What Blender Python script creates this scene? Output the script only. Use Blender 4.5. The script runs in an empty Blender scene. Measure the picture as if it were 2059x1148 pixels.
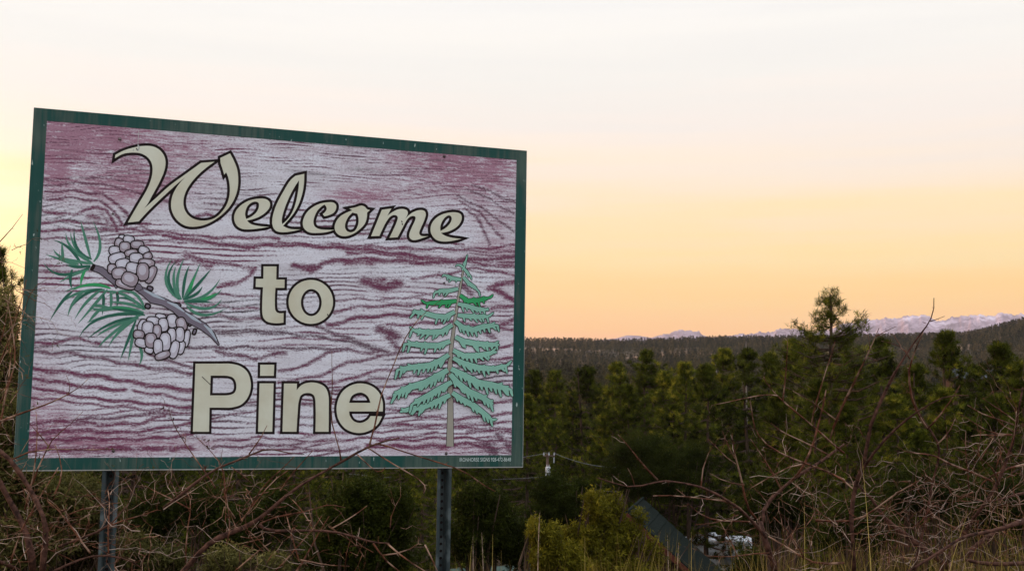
import bpy, math, random
import numpy as np
from mathutils import Vector, Matrix
from mathutils.geometry import tessellate_polygon

S = bpy.context.scene
COL = S.collection
random.seed(7)
rng = np.random.default_rng(7)

# ------------------------------------------------------------------ camera
W, H, F = 2059.0, 1148.0, 2250.0
EYE = np.array([0.0, 0.0, 1.6])
_U = np.array([0.01365, -0.9955, 0.0925]); _U /= np.linalg.norm(_U)
_Y = np.array([0, 0, 1.0]); _Y = _Y - _Y.dot(_U) * _U; _Y /= np.linalg.norm(_Y)
_X = np.cross(_Y, _U)
M = np.array([_X, _Y, _U])                      # camera (right, down, forward) -> world


def ray(px, py):
    return M @ np.array([(px - W / 2) / F, (py - H / 2) / F, 1.0])


def at(px, py, d):
    """the point seen at (px, py), d metres in front of the camera"""
    return EYE + ray(px, py) * d


cam_d = bpy.data.cameras.new('camera')
cam = bpy.data.objects.new('camera', cam_d)
COL.objects.link(cam)
S.camera = cam
cam_d.sensor_width = 36.0
cam_d.lens = 36.0 * F / W
cam_d.clip_start = 0.1
cam_d.clip_end = 60000
cam_d.dof.use_dof = True
cam_d.dof.focus_distance = 6.0
cam_d.dof.aperture_fstop = 13.0
r0, r1, r2 = M @ np.array([1, 0, 0]), M @ np.array([0, -1, 0]), M @ np.array([0, 0, -1])
cam.matrix_world = Matrix(((r0[0], r1[0], r2[0], EYE[0]), (r0[1], r1[1], r2[1], EYE[1]),
                           (r0[2], r1[2], r2[2], EYE[2]), (0, 0, 0, 1)))

# ------------------------------------------------------------------ sky
SUN_AZ, SUN_EL = math.radians(-66), math.radians(7.5)      # azimuth from +Y towards +X
wd = bpy.data.worlds.new('World')
S.world = wd
wd.use_nodes = True
nt = wd.node_tree
nt.nodes.clear()


def srgb(r, g, b):
    f = lambda c: (c / 255 / 12.92) if c <= 10 else ((c / 255 + 0.055) / 1.055) ** 2.4
    return (f(r), f(g), f(b), 1.0)


def N(tree, typ, **kw):
    n = tree.nodes.new(typ)
    for k, v in kw.items():
        if k == 'inp':
            for i, val in v.items():
                n.inputs[i].default_value = val
        else:
            setattr(n, k, v)
    return n


def ramp(tree, stops, interp='LINEAR'):
    n = tree.nodes.new('ShaderNodeValToRGB')
    n.color_ramp.interpolation = interp
    el = n.color_ramp.elements
    el[0].position, el[0].color = stops[0][0], stops[0][1]
    el[1].position, el[1].color = stops[-1][0], stops[-1][1]
    for p, c in stops[1:-1]:
        e = el.new(p)
        e.color = c
    return n


def math_n(tree, op, a, b=None, clamp=False):
    n = tree.nodes.new('ShaderNodeMath')
    n.operation = op
    n.use_clamp = clamp
    for i, v in enumerate((a, b)):
        if v is None:
            continue
        if isinstance(v, (int, float)):
            n.inputs[i].default_value = v
        else:
            tree.links.new(v, n.inputs[i])
    return n.outputs[0]


L = nt.links.new
tc = N(nt, 'ShaderNodeTexCoord')
sep = N(nt, 'ShaderNodeSeparateXYZ')
L(tc.outputs['Generated'], sep.inputs[0])
elev = math_n(nt, 'ARCSINE', sep.outputs['Z'])
deg = math_n(nt, 'MULTIPLY', elev, 57.2958)
# thin streaky cloud: noise stretched along the horizon, bends the bands a little
mp = N(nt, 'ShaderNodeMapping')
mp.inputs['Scale'].default_value = (1.6, 1.6, 26.0)
mp.inputs['Rotation'].default_value = (math.radians(1.5), math.radians(2.5), 0)
L(tc.outputs['Generated'], mp.inputs[0])
ns = N(nt, 'ShaderNodeTexNoise', inp={'Scale': 1.3, 'Detail': 5.0, 'Roughness': 0.55})
L(mp.outputs[0], ns.inputs['Vector'])
shift = math_n(nt, 'MULTIPLY', math_n(nt, 'SUBTRACT', ns.outputs['Fac'], 0.5), 6.0)
shift = math_n(nt, 'MULTIPLY', shift, math_n(nt, 'MULTIPLY', deg, 0.12, True))
deg2 = math_n(nt, 'ADD', deg, shift)
t = math_n(nt, 'DIVIDE', deg2, 90.0, True)
D = lambda d: d / 90.0
warm = ramp(nt, [(0, srgb(228, 165, 128)), (D(2.4), srgb(252, 176, 118)), (D(3.2), srgb(255, 188, 104)),
                 (D(4.6), srgb(255, 202, 117)), (D(7.0), srgb(254, 219, 152)), (D(9.0), srgb(253, 224, 180)),
                 (D(11.0), srgb(250, 230, 208)), (D(13.5), srgb(246, 234, 224)), (D(16.5), srgb(244, 239, 232)),
                 (D(20.0), srgb(243, 240, 236)), (D(30), srgb(244, 246, 250)), (1, srgb(240, 246, 255))])
L(t, warm.inputs[0])
# away from the sunset the horizon is a duller lavender grey
cool = ramp(nt, [(0, srgb(205, 198, 208)), (D(4), srgb(228, 220, 228)), (D(12), srgb(238, 236, 245)),
                 (D(25), srgb(242, 245, 254)), (1, srgb(240, 246, 255))])
L(t, cool.inputs[0])
gaz = math.radians(-30)
dt = N(nt, 'ShaderNodeVectorMath', operation='DOT_PRODUCT')
L(tc.outputs['Generated'], dt.inputs[0])
dt.inputs[1].default_value = (math.sin(gaz), math.cos(gaz), 0)
toward = N(nt, 'ShaderNodeMapRange', inp={'From Min': -0.3, 'From Max': 0.45})
toward.interpolation_type = 'SMOOTHSTEP'
L(dt.outputs['Value'], toward.inputs[0])
mx = N(nt, 'ShaderNodeMix', data_type='RGBA')
L(toward.outputs[0], mx.inputs[0]); L(cool.outputs[0], mx.inputs[6]); L(warm.outputs[0], mx.inputs[7])
# brighter yellow where the sun has just gone
gl = N(nt, 'ShaderNodeVectorMath', operation='DOT_PRODUCT')
L(tc.outputs['Generated'], gl.inputs[0])
ga, ge = math.radians(-27), math.radians(5.5)
gl.inputs[1].default_value = (math.sin(ga) * math.cos(ge), math.cos(ga) * math.cos(ge), math.sin(ge))
glow = math_n(nt, 'POWER', math_n(nt, 'MAXIMUM', gl.outputs['Value'], 0.0), 260.0)
glw = math_n(nt, 'MULTIPLY', glow, 1.0)
mg = N(nt, 'ShaderNodeMix', data_type='RGBA', blend_type='ADD')
L(glw, mg.inputs[0]); L(mx.outputs[2], mg.inputs[6]); mg.inputs[7].default_value = (0.5, 0.42, 0.16, 1)
# faint grey streaks
gs = N(nt, 'ShaderNodeMapRange', inp={'From Min': 0.35, 'From Max': 0.68, 'To Min': 1.02, 'To Max': 0.97})
L(ns.outputs['Fac'], gs.inputs[0])
mul = N(nt, 'ShaderNodeVectorMath', operation='SCALE')
L(mg.outputs[2], mul.inputs[0]); L(gs.outputs[0], mul.inputs['Scale'])
sky = N(nt, 'ShaderNodeTexSky', sky_type='NISHITA', sun_disc=False)
sky.sun_elevation = SUN_EL
sky.sun_rotation = SUN_AZ
b1 = N(nt, 'ShaderNodeBackground', inp={'Strength': 1.06})
b2 = N(nt, 'ShaderNodeBackground', inp={'Strength': 0.015})
hi = N(nt, 'ShaderNodeMapRange', inp={'From Min': 16.0, 'From Max': 50.0, 'To Min': 1.0, 'To Max': 1.6})
hi.interpolation_type = 'SMOOTHSTEP'
L(deg, hi.inputs[0])
mul2 = N(nt, 'ShaderNodeVectorMath', operation='SCALE')
L(mul.outputs[0], mul2.inputs[0]); L(hi.outputs[0], mul2.inputs['Scale'])
L(mul2.outputs[0], b1.inputs[0]); L(sky.outputs[0], b2.inputs[0])
ad = N(nt, 'ShaderNodeAddShader')
wo = N(nt, 'ShaderNodeOutputWorld')
L(b1.outputs[0], ad.inputs[0]); L(b2.outputs[0], ad.inputs[1]); L(ad.outputs[0], wo.inputs[0])

sd = bpy.data.lights.new('sun', 'SUN')
sun = bpy.data.objects.new('sun', sd)
COL.objects.link(sun)
sd.energy = 3.0
sd.angle = math.radians(1.0)
sd.color = (1.0, 0.56, 0.30)
sv = Vector((math.sin(SUN_AZ) * math.cos(SUN_EL), math.cos(SUN_AZ) * math.cos(SUN_EL), math.sin(SUN_EL)))
sun.rotation_euler = sv.to_track_quat('Z', 'Y').to_euler()
sun.location = (-30, 30, 30)

vs = S.view_settings
vs.view_transform = 'Standard'
vs.look = 'None'
vs.exposure = 0.0
vs.gamma = 1.0
vs.use_curve_mapping = False


# ------------------------------------------------------------------ helpers
def thing(name, label, cat, loc=(0, 0, 0), rotz=0.0, group=None):
    o = bpy.data.objects.new(name, None)
    COL.objects.link(o)
    o.empty_display_size = 0.3
    o.location = loc
    o.rotation_euler = (0, 0, rotz)
    tag(o, label, cat, group)
    return o


def tag(o, label=None, cat=None, group=None, kind=None):
    if label: o['label'] = label
    if cat: o['category'] = cat
    if group: o['group'] = group
    if kind: o['kind'] = kind
    return o


def link(name, me, mat, parent=None, smooth=False):
    o = bpy.data.objects.new(name, me)
    COL.objects.link(o)
    if mat and not me.materials: me.materials.append(mat)
    if parent: o.parent = parent
    if smooth: me.shade_smooth()
    return o


def mesh_py(v, f):
    me = bpy.data.meshes.new('mesh')
    me.from_pydata([tuple(map(float, p)) for p in v], [], f)
    me.update()
    return me


def mesh_tri(v, f, attrs=None):
    """numpy vertices (n,3), faces (m,3 or 4)"""
    me = bpy.data.meshes.new('mesh')
    n, m, k = len(v), len(f), f.shape[1]
    me.vertices.add(n)
    me.vertices.foreach_set('co', np.asarray(v, np.float32).ravel())
    me.loops.add(m * k)
    me.loops.foreach_set('vertex_index', np.asarray(f, np.int32).ravel())
    me.polygons.add(m)
    me.polygons.foreach_set('loop_start', np.arange(0, m * k, k, dtype=np.int32))
    if attrs:
        for a, val in attrs.items():
            at_ = me.attributes.new(a, 'FLOAT', 'POINT')
            at_.data.foreach_set('value', np.asarray(val, np.float32))
    me.update(calc_edges=True)
    return me


class Geo:
    """collects quads/tris in lists, becomes one mesh"""
    def __init__(s): s.v, s.f = [], []

    def add(s, v, f):
        b = len(s.v)
        s.v += [tuple(p) for p in v]
        s.f += [tuple(i + b for i in q) for q in f]

    def box(s, c, d, rot=None):
        x, y, z = [q / 2 for q in d]
        P = [Vector(p) for p in ((-x, -y, -z), (x, -y, -z), (x, y, -z), (-x, y, -z), (-x, -y, z), (x, -y, z), (x, y, z), (-x, y, z))]
        if rot is not None: P = [rot @ p for p in P]
        s.add([p + Vector(c) for p in P], [(0, 3, 2, 1), (4, 5, 6, 7), (0, 1, 5, 4), (1, 2, 6, 5), (2, 3, 7, 6), (3, 0, 4, 7)])

    def tube(s, pts, rad, n=5, cap=True):
        pts = [np.array(p, float) for p in pts]
        if len(pts) < 2: return
        rings = []
        prev = None
        for i, p in enumerate(pts):
            a = pts[min(i + 1, len(pts) - 1)] - pts[max(i - 1, 0)]
            l = np.linalg.norm(a)
            a = a / l if l > 1e-9 else np.array([0, 0, 1.0])
            if prev is None:
                r = np.array([0, 0, 1.0]) if abs(a[2]) < .9 else np.array([1.0, 0, 0])
            else:
                r = prev
            u = r - a * a.dot(r); u /= max(np.linalg.norm(u), 1e-9)
            prev = u
            w = np.cross(a, u)
            R = rad[i] if hasattr(rad, '__len__') else rad
            rings.append([p + R * (math.cos(2 * math.pi * k / n) * u + math.sin(2 * math.pi * k / n) * w) for k in range(n)])
        b = len(s.v)
        for r in rings: s.v += [tuple(q) for q in r]
        for i in range(len(rings) - 1):
            for k in range(n):
                k2 = (k + 1) % n
                s.f.append((b + i * n + k, b + i * n + k2, b + (i + 1) * n + k2, b + (i + 1) * n + k))
        if cap:
            s.f.append(tuple(b + k for k in range(n))[::-1])
            s.f.append(tuple(b + (len(rings) - 1) * n + k for k in range(n)))

    def mesh(s): return mesh_py(s.v, s.f)


# ------------------------------------------------------------------ materials
def mat(name, build):
    m = bpy.data.materials.new(name)
    m.use_nodes = True
    t_ = m.node_tree
    t_.nodes.clear()
    out = t_.nodes.new('ShaderNodeOutputMaterial')
    build(t_, out)
    return m


def pbr(tree, out, rough=0.8, metal=0.0, spec=0.06):
    b = tree.nodes.new('ShaderNodeBsdfPrincipled')
    b.inputs['Roughness'].default_value = rough
    b.inputs['Metallic'].default_value = metal
    b.inputs['Specular IOR Level'].default_value = spec
    tree.links.new(b.outputs[0], out.inputs[0])
    return b


def noisy(name, c1, c2, scale=5.0, rough=0.8, metal=0.0, bump=0.0, stretch=(1, 1, 1), lo=.35, hi=.65, detail=5.0, spec=.06, c3=None, scale3=1.0):
    def b_(tr, out):
        p = pbr(tr, out, rough, metal, spec)
        tcn = N(tr, 'ShaderNodeTexCoord')
        m_ = N(tr, 'ShaderNodeMapping')
        m_.inputs['Scale'].default_value = stretch
        tr.links.new(tcn.outputs['Object'], m_.inputs[0])
        n = N(tr, 'ShaderNodeTexNoise', inp={'Scale': scale, 'Detail': detail, 'Roughness': .6})
        tr.links.new(m_.outputs[0], n.inputs['Vector'])
        r = ramp(tr, [(lo, c1), (hi, c2)])
        tr.links.new(n.outputs['Fac'], r.inputs[0])
        res = r.outputs[0]
        if c3 is not None:
            n3 = N(tr, 'ShaderNodeTexNoise', inp={'Scale': scale3, 'Detail': 3.0})
            tr.links.new(tcn.outputs['Object'], n3.inputs['Vector'])
            r3 = ramp(tr, [(.5, (0, 0, 0, 1)), (.62, (1, 1, 1, 1))])
            tr.links.new(n3.outputs['Fac'], r3.inputs[0])
            mm = N(tr, 'ShaderNodeMix', data_type='RGBA')
            tr.links.new(r3.outputs[0], mm.inputs[0]); tr.links.new(res, mm.inputs[6]); mm.inputs[7].default_value = c3
            res = mm.outputs[2]
        tr.links.new(res, p.inputs['Base Color'])
        if bump:
            bm = N(tr, 'ShaderNodeBump', inp={'Strength': bump, 'Distance': .01})
            tr.links.new(n.outputs['Fac'], bm.inputs['Height'])
            tr.links.new(bm.outputs[0], p.inputs['Normal'])
    return mat(name, b_)


def leafy(name, dark, light, warm_, transl=0.25, rnd=0.35):
    """foliage: tone attribute per clump, object random, and light passing through the leaf"""
    def b_(tr, out):
        a = N(tr, 'ShaderNodeAttribute', attribute_name='tone')
        oi = N(tr, 'ShaderNodeObjectInfo')
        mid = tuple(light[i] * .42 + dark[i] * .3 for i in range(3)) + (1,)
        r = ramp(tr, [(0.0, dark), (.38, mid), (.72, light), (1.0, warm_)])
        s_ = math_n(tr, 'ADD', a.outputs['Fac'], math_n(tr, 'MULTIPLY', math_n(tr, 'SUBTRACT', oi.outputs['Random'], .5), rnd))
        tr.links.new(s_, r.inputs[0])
        d = N(tr, 'ShaderNodeBsdfPrincipled', inp={'Roughness': .7, 'Specular IOR Level': .04})
        tl = N(tr, 'ShaderNodeBsdfTranslucent')
        tr.links.new(r.outputs[0], d.inputs['Base Color']); tr.links.new(r.outputs[0], tl.inputs[0])
        ms = N(tr, 'ShaderNodeMixShader', inp={0: transl})
        tr.links.new(d.outputs[0], ms.inputs[1]); tr.links.new(tl.outputs[0], ms.inputs[2])
        tr.links.new(ms.outputs[0], out.inputs[0])
    return mat(name, b_)


def C(r, g, b): return (r, g, b, 1.0)


MAT = {}
MAT['pine'] = leafy('pine_needles', C(.003, .005, .001), C(.086, .102, .009), C(.29, .25, .024), transl=.15, rnd=.4)  # dark end paints in crown shadow, warm end the highlights
MAT['far_pine'] = leafy('far_pine_needles', C(.012, .014, .005), C(.060, .056, .018), C(.135, .095, .034), rnd=.9)
MAT['juniper'] = leafy('juniper_leaves', C(.003, .004, .001), C(.034, .043, .005), C(.10, .10, .014), transl=.12)
MAT['oak'] = leafy('yellow_oak_leaves', C(.015, .016, .003), C(.115, .105, .009), C(.26, .215, .022), transl=.35)
MAT['sage'] = leafy('small_grey_green_leaves', C(.02, .022, .006), C(.115, .108, .032), C(.25, .21, .07), transl=.2)
MAT['stem_leaf'] = leafy('small_dark_red_leaves', C(.025, .012, .010), C(.07, .03, .022), C(.12, .06, .035))
MAT['bark'] = noisy('pine_bark', C(.035, .024, .018), C(.10, .065, .045), 9, .95, bump=.6, stretch=(1, 1, .25))
MAT['twig'] = noisy('thorn_twig_bark', C(.032, .013, .008), C(.16, .060, .032), 30, .65, bump=.15, c3=C(.30, .19, .13), scale3=14.0)
MAT['twig_pale'] = noisy('pale_highlit_bark', C(.14, .095, .07), C(.46, .34, .27), 20, .7, bump=.25)  # pale bark, brightened to paint in highlights on some twigs
MAT['stem'] = noisy('thorn_stem_bark', C(.025, .013, .010), C(.115, .055, .038), 40, .85, bump=.5)
MAT['ground'] = noisy('forest_ground', C(.030, .024, .014), C(.11, .08, .05), .35, .95, c3=C(.36, .22, .14), scale3=.012)
MAT['grass'] = leafy('dry_grass', C(.09, .065, .018), C(.30, .22, .055), C(.58, .44, .13), transl=.3)
MAT['snag'] = noisy('weathered_dead_wood', C(.16, .13, .11), C(.30, .26, .23), 4, .9)

# ------------------------------------------------------------------ terrain
_gr = np.array([0, 4, 7, 10, 20, 32, 45, 70, 120, 200, 300, 500, 900, 1500, 1750, 2600, 60000.])
_gz = np.array([0, .12, .05, -.6, -3.2, -6.2, -9, -13, -17, -20, -19, -8, 18, 58, 55, -40, -200.])
_ra, _rt = [-60.0], [.048]                                                          # ridge line: azimuth (deg), tan of elevation
for _px, _py in ((0, 684), (600, 682), (1056, 681), (1150, 681), (1250, 684), (1400, 678), (1560, 676), (1700, 675), (1850, 671), (1930, 669), (1965, 664), (2000, 656), (2059, 641), (2200, 620)):
    _d = ray(_px, _py)
    _ra.append(math.degrees(math.atan2(_d[0], _d[1]))); _rt.append(_d[2] / math.hypot(_d[0], _d[1]))
_ra.append(60.0); _rt.append(.07)


def sstep(a, b, x):
    t_ = np.clip((x - a) / (b - a), 0, 1)
    return t_ * t_ * (3 - 2 * t_)


def gz(x, y):
    x = np.asarray(x, float); y = np.asarray(y, float)
    r = np.hypot(x, y)
    az = np.degrees(np.arctan2(x, y))
    z = np.interp(r, _gr, _gz)
    zr = np.interp(az, _ra, _rt) * 1500 - 58 - 9
    z = z + zr * sstep(500, 1450, r) * (1 - sstep(1750, 2600, r))
    w = sstep(-.35, .25, y / np.maximum(r, 1e-6))
    bump = (np.sin(x * .021 + 1.3) * np.cos(y * .017) * 1.6 + np.sin(x * .0063 + y * .0041) * 5) * sstep(120, 600, r) * (1 - sstep(1100, 1450, r))
    near = np.sin(x * .9) * np.cos(y * .7 + .5) * .05
    return z * w + bump + near


def make_ground():
    rs = np.concatenate([[0.02, 0.6], np.geomspace(1.5, 60, 46), np.geomspace(66, 1400, 70), np.linspace(1430, 1800, 12), np.geomspace(1900, 10300, 12)])
    azs = np.radians(np.concatenate([np.arange(-180, -32, 4.0), np.arange(-32, 32, .5), np.arange(32, 180, 4.0)]))
    R, A = np.meshgrid(rs, azs, indexing='ij')
    X, Y = R * np.sin(A), R * np.cos(A)
    Z = gz(X, Y)
    na = len(azs)
    v = np.stack([X, Y, Z], -1).reshape(-1, 3)
    f = []
    for i in range(len(rs) - 1):
        a = np.arange(na); b = (a + 1) % na
        f.append(np.stack([i * na + a, (i + 1) * na + a, (i + 1) * na + b, i * na + b], 1))
    f = np.concatenate(f)
    me = mesh_tri(v, f[:, ::-1].copy())
    o = link('ground', me, MAT['ground'], smooth=True)
    tag(o, kind='structure')
    return o


make_ground()


# ------------------------------------------------------------------ mountains
def make_mountains():
    prof = [(1180, 686), (1240, 680), (1262, 674), (1285, 675), (1310, 679), (1335, 671), (1360, 664), (1385, 662), (1405, 667), (1425, 679),
            (1455, 677), (1480, 672), (1510, 669), (1540, 667), (1565, 662), (1590, 658), (1612, 663), (1640, 668), (1665, 661), (1690, 652),
            (1720, 645), (1745, 641), (1775, 640), (1800, 638), (1830, 634), (1852, 631), (1866, 634), (1876, 642), (1895, 643), (1915, 638),
            (1938, 632), (1958, 634), (1972, 631), (1985, 632), (1998, 635), (2010, 629), (2022, 627), (2040, 632), (2060, 631), (2090, 636),
            (2130, 625), (2200, 640), (2300, 630), (2400, 660), (2500, 680)]
    az, tn = [], []
    for px, py in prof:
        d = ray(px, py)
        az.append(math.atan2(d[0], d[1])); tn.append(d[2] / math.hypot(d[0], d[1]))
    az = np.array(az); tn = np.array(tn)
    R0 = 9000.0
    A = np.linspace(az[0], az[-1], 700)
    T = np.interp(A, az, tn)
    rj = np.random.default_rng(12)
    for fq, am in ((180, .0007), (420, .0005), (900, .00035), (1900, .0002)):
        T = T + am * (1 - 2 * np.abs(np.sin(A * fq + rj.uniform(0, 6)))) * (T > .05)
    nr = 60
    rows = np.concatenate([np.linspace(0, .72, 44), np.linspace(.74, 1, 16)])
    r_ = np.random.default_rng(3)
    def ridge(x, seed, freq):
        q = np.random.default_rng(seed)
        s = np.zeros_like(x)
        for k in range(7):
            fq = freq * 1.9 ** k
            s += (1 - 2 * np.abs(np.sin(x * fq + q.uniform(0, 6)))) * .6 ** k
        return s
    verts = []
    for i, t_ in enumerate(rows):
        # t=0 foot (nearer), t=.72 crest, t=1 behind
        rr = R0 - 2600 + 3400 * t_ / .72 * .76 + 40
        h = T * (R0 + 0)
        k = t_ / .72
        if k <= 1:
            prof_ = k ** 1.15
        else:
            prof_ = 1 - ((t_ - .72) / .28) * .7
        gul = ridge(A * 1.0 + .012 * math.sin(t_ * 5), 5, 60) * 70 + ridge(A + t_ * .05, 9, 190) * 42
        amp = math.sin(min(k, 1) * math.pi) ** .8 if k < 1 else 0
        z = h * prof_ * (rr / R0 if k > .98 else 1) + gul * amp
        rl = rr + gul * 2.2 * amp
        verts.append(np.stack([np.sin(A) * rl, np.cos(A) * rl, z + EYE[2] - 30 * (1 - min(k, 1))], 1))
    v = np.concatenate(verts)
    n = len(A)
    f = []
    for i in range(nr - 1):
        a = np.arange(n - 1)
        f.append(np.stack([i * n + a, i * n + a + 1, (i + 1) * n + a + 1, (i + 1) * n + a], 1))
    me = mesh_tri(v, np.concatenate(f))

    def b_(tr, out):
        p = pbr(tr, out, .9, 0, .1)
        tcn = N(tr, 'ShaderNodeTexCoord')
        m_ = N(tr, 'ShaderNodeMapping'); m_.inputs['Scale'].default_value = (1, 1, .4)
        tr.links.new(tcn.outputs['Object'], m_.inputs[0])
        n1 = N(tr, 'ShaderNodeTexNoise', inp={'Scale': .011, 'Detail': 9.0, 'Roughness': .72})
        tr.links.new(m_.outputs[0], n1.inputs['Vector'])
        sp = N(tr, 'ShaderNodeSeparateXYZ'); tr.links.new(tcn.outputs['Object'], sp.inputs[0])
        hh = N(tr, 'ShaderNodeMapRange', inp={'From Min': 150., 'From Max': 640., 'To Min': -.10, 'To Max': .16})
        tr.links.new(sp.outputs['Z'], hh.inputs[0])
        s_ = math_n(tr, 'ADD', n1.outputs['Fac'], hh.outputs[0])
        r = ramp(tr, [(.46, C(.12, .075, .10)), (.58, C(.23, .155, .195)), (.66, C(.38, .28, .34)), (.78, C(.62, .53, .60))])  # rock and snow tones, with the lavender pink of distant haze mixed in
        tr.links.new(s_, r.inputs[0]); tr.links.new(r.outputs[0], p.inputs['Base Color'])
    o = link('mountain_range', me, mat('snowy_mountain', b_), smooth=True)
    tag(o, kind='structure')


make_mountains()


# ------------------------------------------------------------------ foliage generators
def blades(cent, k, length, width, up=0.3, tone=None, seed=0, spread=.02, axis=None):
    """k thin triangles bursting out of each centre"""
    q = np.random.default_rng(seed)
    n = len(cent)
    c = np.repeat(cent, k, 0)
    d = q.normal(size=(n * k, 3)); d[:, 2] += up
    if axis is not None: d += np.repeat(axis, k, 0)
    d /= np.linalg.norm(d, axis=1, keepdims=True)
    s = np.cross(d, q.normal(size=(n * k, 3))); s /= np.linalg.norm(s, axis=1, keepdims=True)
    c = c + q.normal(size=(n * k, 3)) * spread
    ln = length * q.uniform(.4, 1.35, (n * k, 1)); wd_ = width * q.uniform(.6, 1.2, (n * k, 1))
    v = np.stack([c - s * wd_ / 2, c + s * wd_ / 2, c + d * ln], 1).reshape(-1, 3)
    f = np.arange(n * k * 3).reshape(-1, 3)
    if tone is None: tone = q.uniform(.2, .7, n)
    tn = np.repeat(np.repeat(tone, k) + q.normal(size=n * k) * .06, 3)
    return v, f, tn


def pine_mesh(seed, Ht=15.0, whorls=24, per=5, cl=4, k=20, blade=(.34, .05), spread_r=2.4, base=.22, open_=0.0, top_round=.5, seg=6):
    """returns trunk mesh and crown mesh of a ponderosa pine of height Ht"""
    q = np.random.default_rng(seed)
    g = Geo()
    lean = q.normal(size=2) * .012
    tp = [(lean[0] * z * z / Ht + .06 * math.sin(z * .9), lean[1] * z * z / Ht, z) for z in np.linspace(-.6, Ht * .985, 12)]
    rad = [max(.02, .20 * Ht / 15 * (1 - z / 12.2) ** .8) for z in range(12)]
    g.tube(tp, rad, seg + 1)
    P, T, AX = [], [], []
    for i in range(whorls):
        u = base + (1 - base) * (1 - (1 - min(.985, (i + q.uniform(0, .8)) / whorls)) ** 1.45)
        z = u * Ht
        w = (1 - u) / (1 - base)
        env = spread_r * (.07 + (min(w, .62) / .62) ** (.80 + .3 * (1 - top_round))) * (1 - .35 * max(0, w - .62) / .38)
        env *= q.uniform(.68, 1.12)
        for j in range(per):
            if q.random() < open_: continue
            a = 2 * math.pi * (j + q.uniform(-.3, .3)) / per + i * 1.7
            ln = env * q.uniform(.55, 1.12)
            rise = q.uniform(-.10, .35) + .5 * (u > .85)
            n_ = 5
            pts = []
            for s in np.linspace(0, 1, n_):
                rr = ln * s
                pts.append((tp[0][0] + math.cos(a) * rr, math.sin(a) * rr, z + rise * ln * s ** 1.4 - .12 * ln * math.sin(s * 3.1)))
            g.tube(pts, [.045 * Ht / 15 * (1 - s * .8) * (1 + w) for s in np.linspace(0, 1, n_)], 3, False)
            for c_ in range(max(2, int(cl * (.45 + .75 * ln / spread_r)))):
                s = q.uniform(.30, 1.0) if c_ else 1.0
                b = np.array(pts[-1]) * s + np.array(pts[0]) * (1 - s)
                b[2] = np.interp(s, np.linspace(0, 1, n_), [p[2] for p in pts])
                off = q.normal(size=3) * np.array([.34, .34, .08]) * (.22 + .22 * ln * (.4 + s))
                P.append(b + off)
                T.append(.02 + .62 * q.random() + .22 * s * u)  # tone rises towards branch tips and treetop, painting in the light there
                AX.append(np.array([math.cos(a), math.sin(a), .6]) * .5)
    P.append(np.array([tp[-1][0], tp[-1][1], Ht])); T.append(.6); AX.append(np.array([0, 0, 1.]))
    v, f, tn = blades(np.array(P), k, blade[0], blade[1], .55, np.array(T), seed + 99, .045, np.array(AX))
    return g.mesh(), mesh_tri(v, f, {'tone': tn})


def bush_mesh(seed, lobes, n, k, blade, up=.2, stems=6, twig_r=.03):
    """rounded crown from several lobes (centre, radii); leaves thrown mostly near the lobe surfaces"""
    q = np.random.default_rng(seed)
    P, T = [], []
    vol = np.array([r[0] * r[1] * r[2] for _, r in lobes]); vol = vol / vol.sum()
    for (c, r), w in zip(lobes, vol):
        m = int(n * w)
        d = q.normal(size=(m, 3)); d /= np.linalg.norm(d, axis=1, keepdims=True)
        rad = q.uniform(.35, 1.0, (m, 1)) ** .6
        # clumpiness
        lump = .80 + .24 * np.sin(d[:, :1] * 7 + seed) * np.cos(d[:, 2:] * 6 + seed) + .16 * np.sin(d[:, 2:] * 13 + d[:, :1] * 5)
        p = np.array(c) + d * rad * lump * np.array(r)
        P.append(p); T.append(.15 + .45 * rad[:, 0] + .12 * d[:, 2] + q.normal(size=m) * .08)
    P = np.concatenate(P); T = np.concatenate(T)
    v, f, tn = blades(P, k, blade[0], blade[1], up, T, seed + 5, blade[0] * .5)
    g = Geo()
    for i in range(stems):
        c, r = lobes[i % len(lobes)]
        tgt = np.array(c) + q.normal(size=3) * np.array(r) * .45
        b = np.array([q.normal() * .12, q.normal() * .12, -.3])
        mid = (b + tgt) / 2 + q.normal(size=3) * .12 * np.linalg.norm(tgt) * .5
        g.tube([b, (b + mid) / 2 + q.normal(size=3) * .03, mid, (mid + tgt) / 2 + q.normal(size=3) * .06, tgt],
               [twig_r * 2.2, twig_r * 1.8, twig_r * 1.3, twig_r * .9, twig_r * .4], 5)
        for j in range(4):
            e = tgt + q.normal(size=3) * np.array(r) * .4
            g.tube([mid, (mid + e) / 2 + q.normal(size=3) * .05, e], [twig_r, twig_r * .7, twig_r * .25], 4)
    return g.mesh(), mesh_tri(v, f, {'tone': tn})


# pines: eight full trees, four sparser for distance
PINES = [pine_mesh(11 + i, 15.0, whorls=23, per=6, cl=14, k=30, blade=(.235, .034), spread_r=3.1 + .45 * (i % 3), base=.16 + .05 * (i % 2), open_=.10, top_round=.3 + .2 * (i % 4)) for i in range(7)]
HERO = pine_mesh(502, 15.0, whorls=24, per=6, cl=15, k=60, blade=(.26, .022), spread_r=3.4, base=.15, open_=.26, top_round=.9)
FARP = [pine_mesh(301 + i, 13.0, whorls=13, per=5, cl=3, k=5, blade=(.8, .26), spread_r=2.4 + .4 * i, base=.1, seg=3) for i in range(4)]


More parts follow.
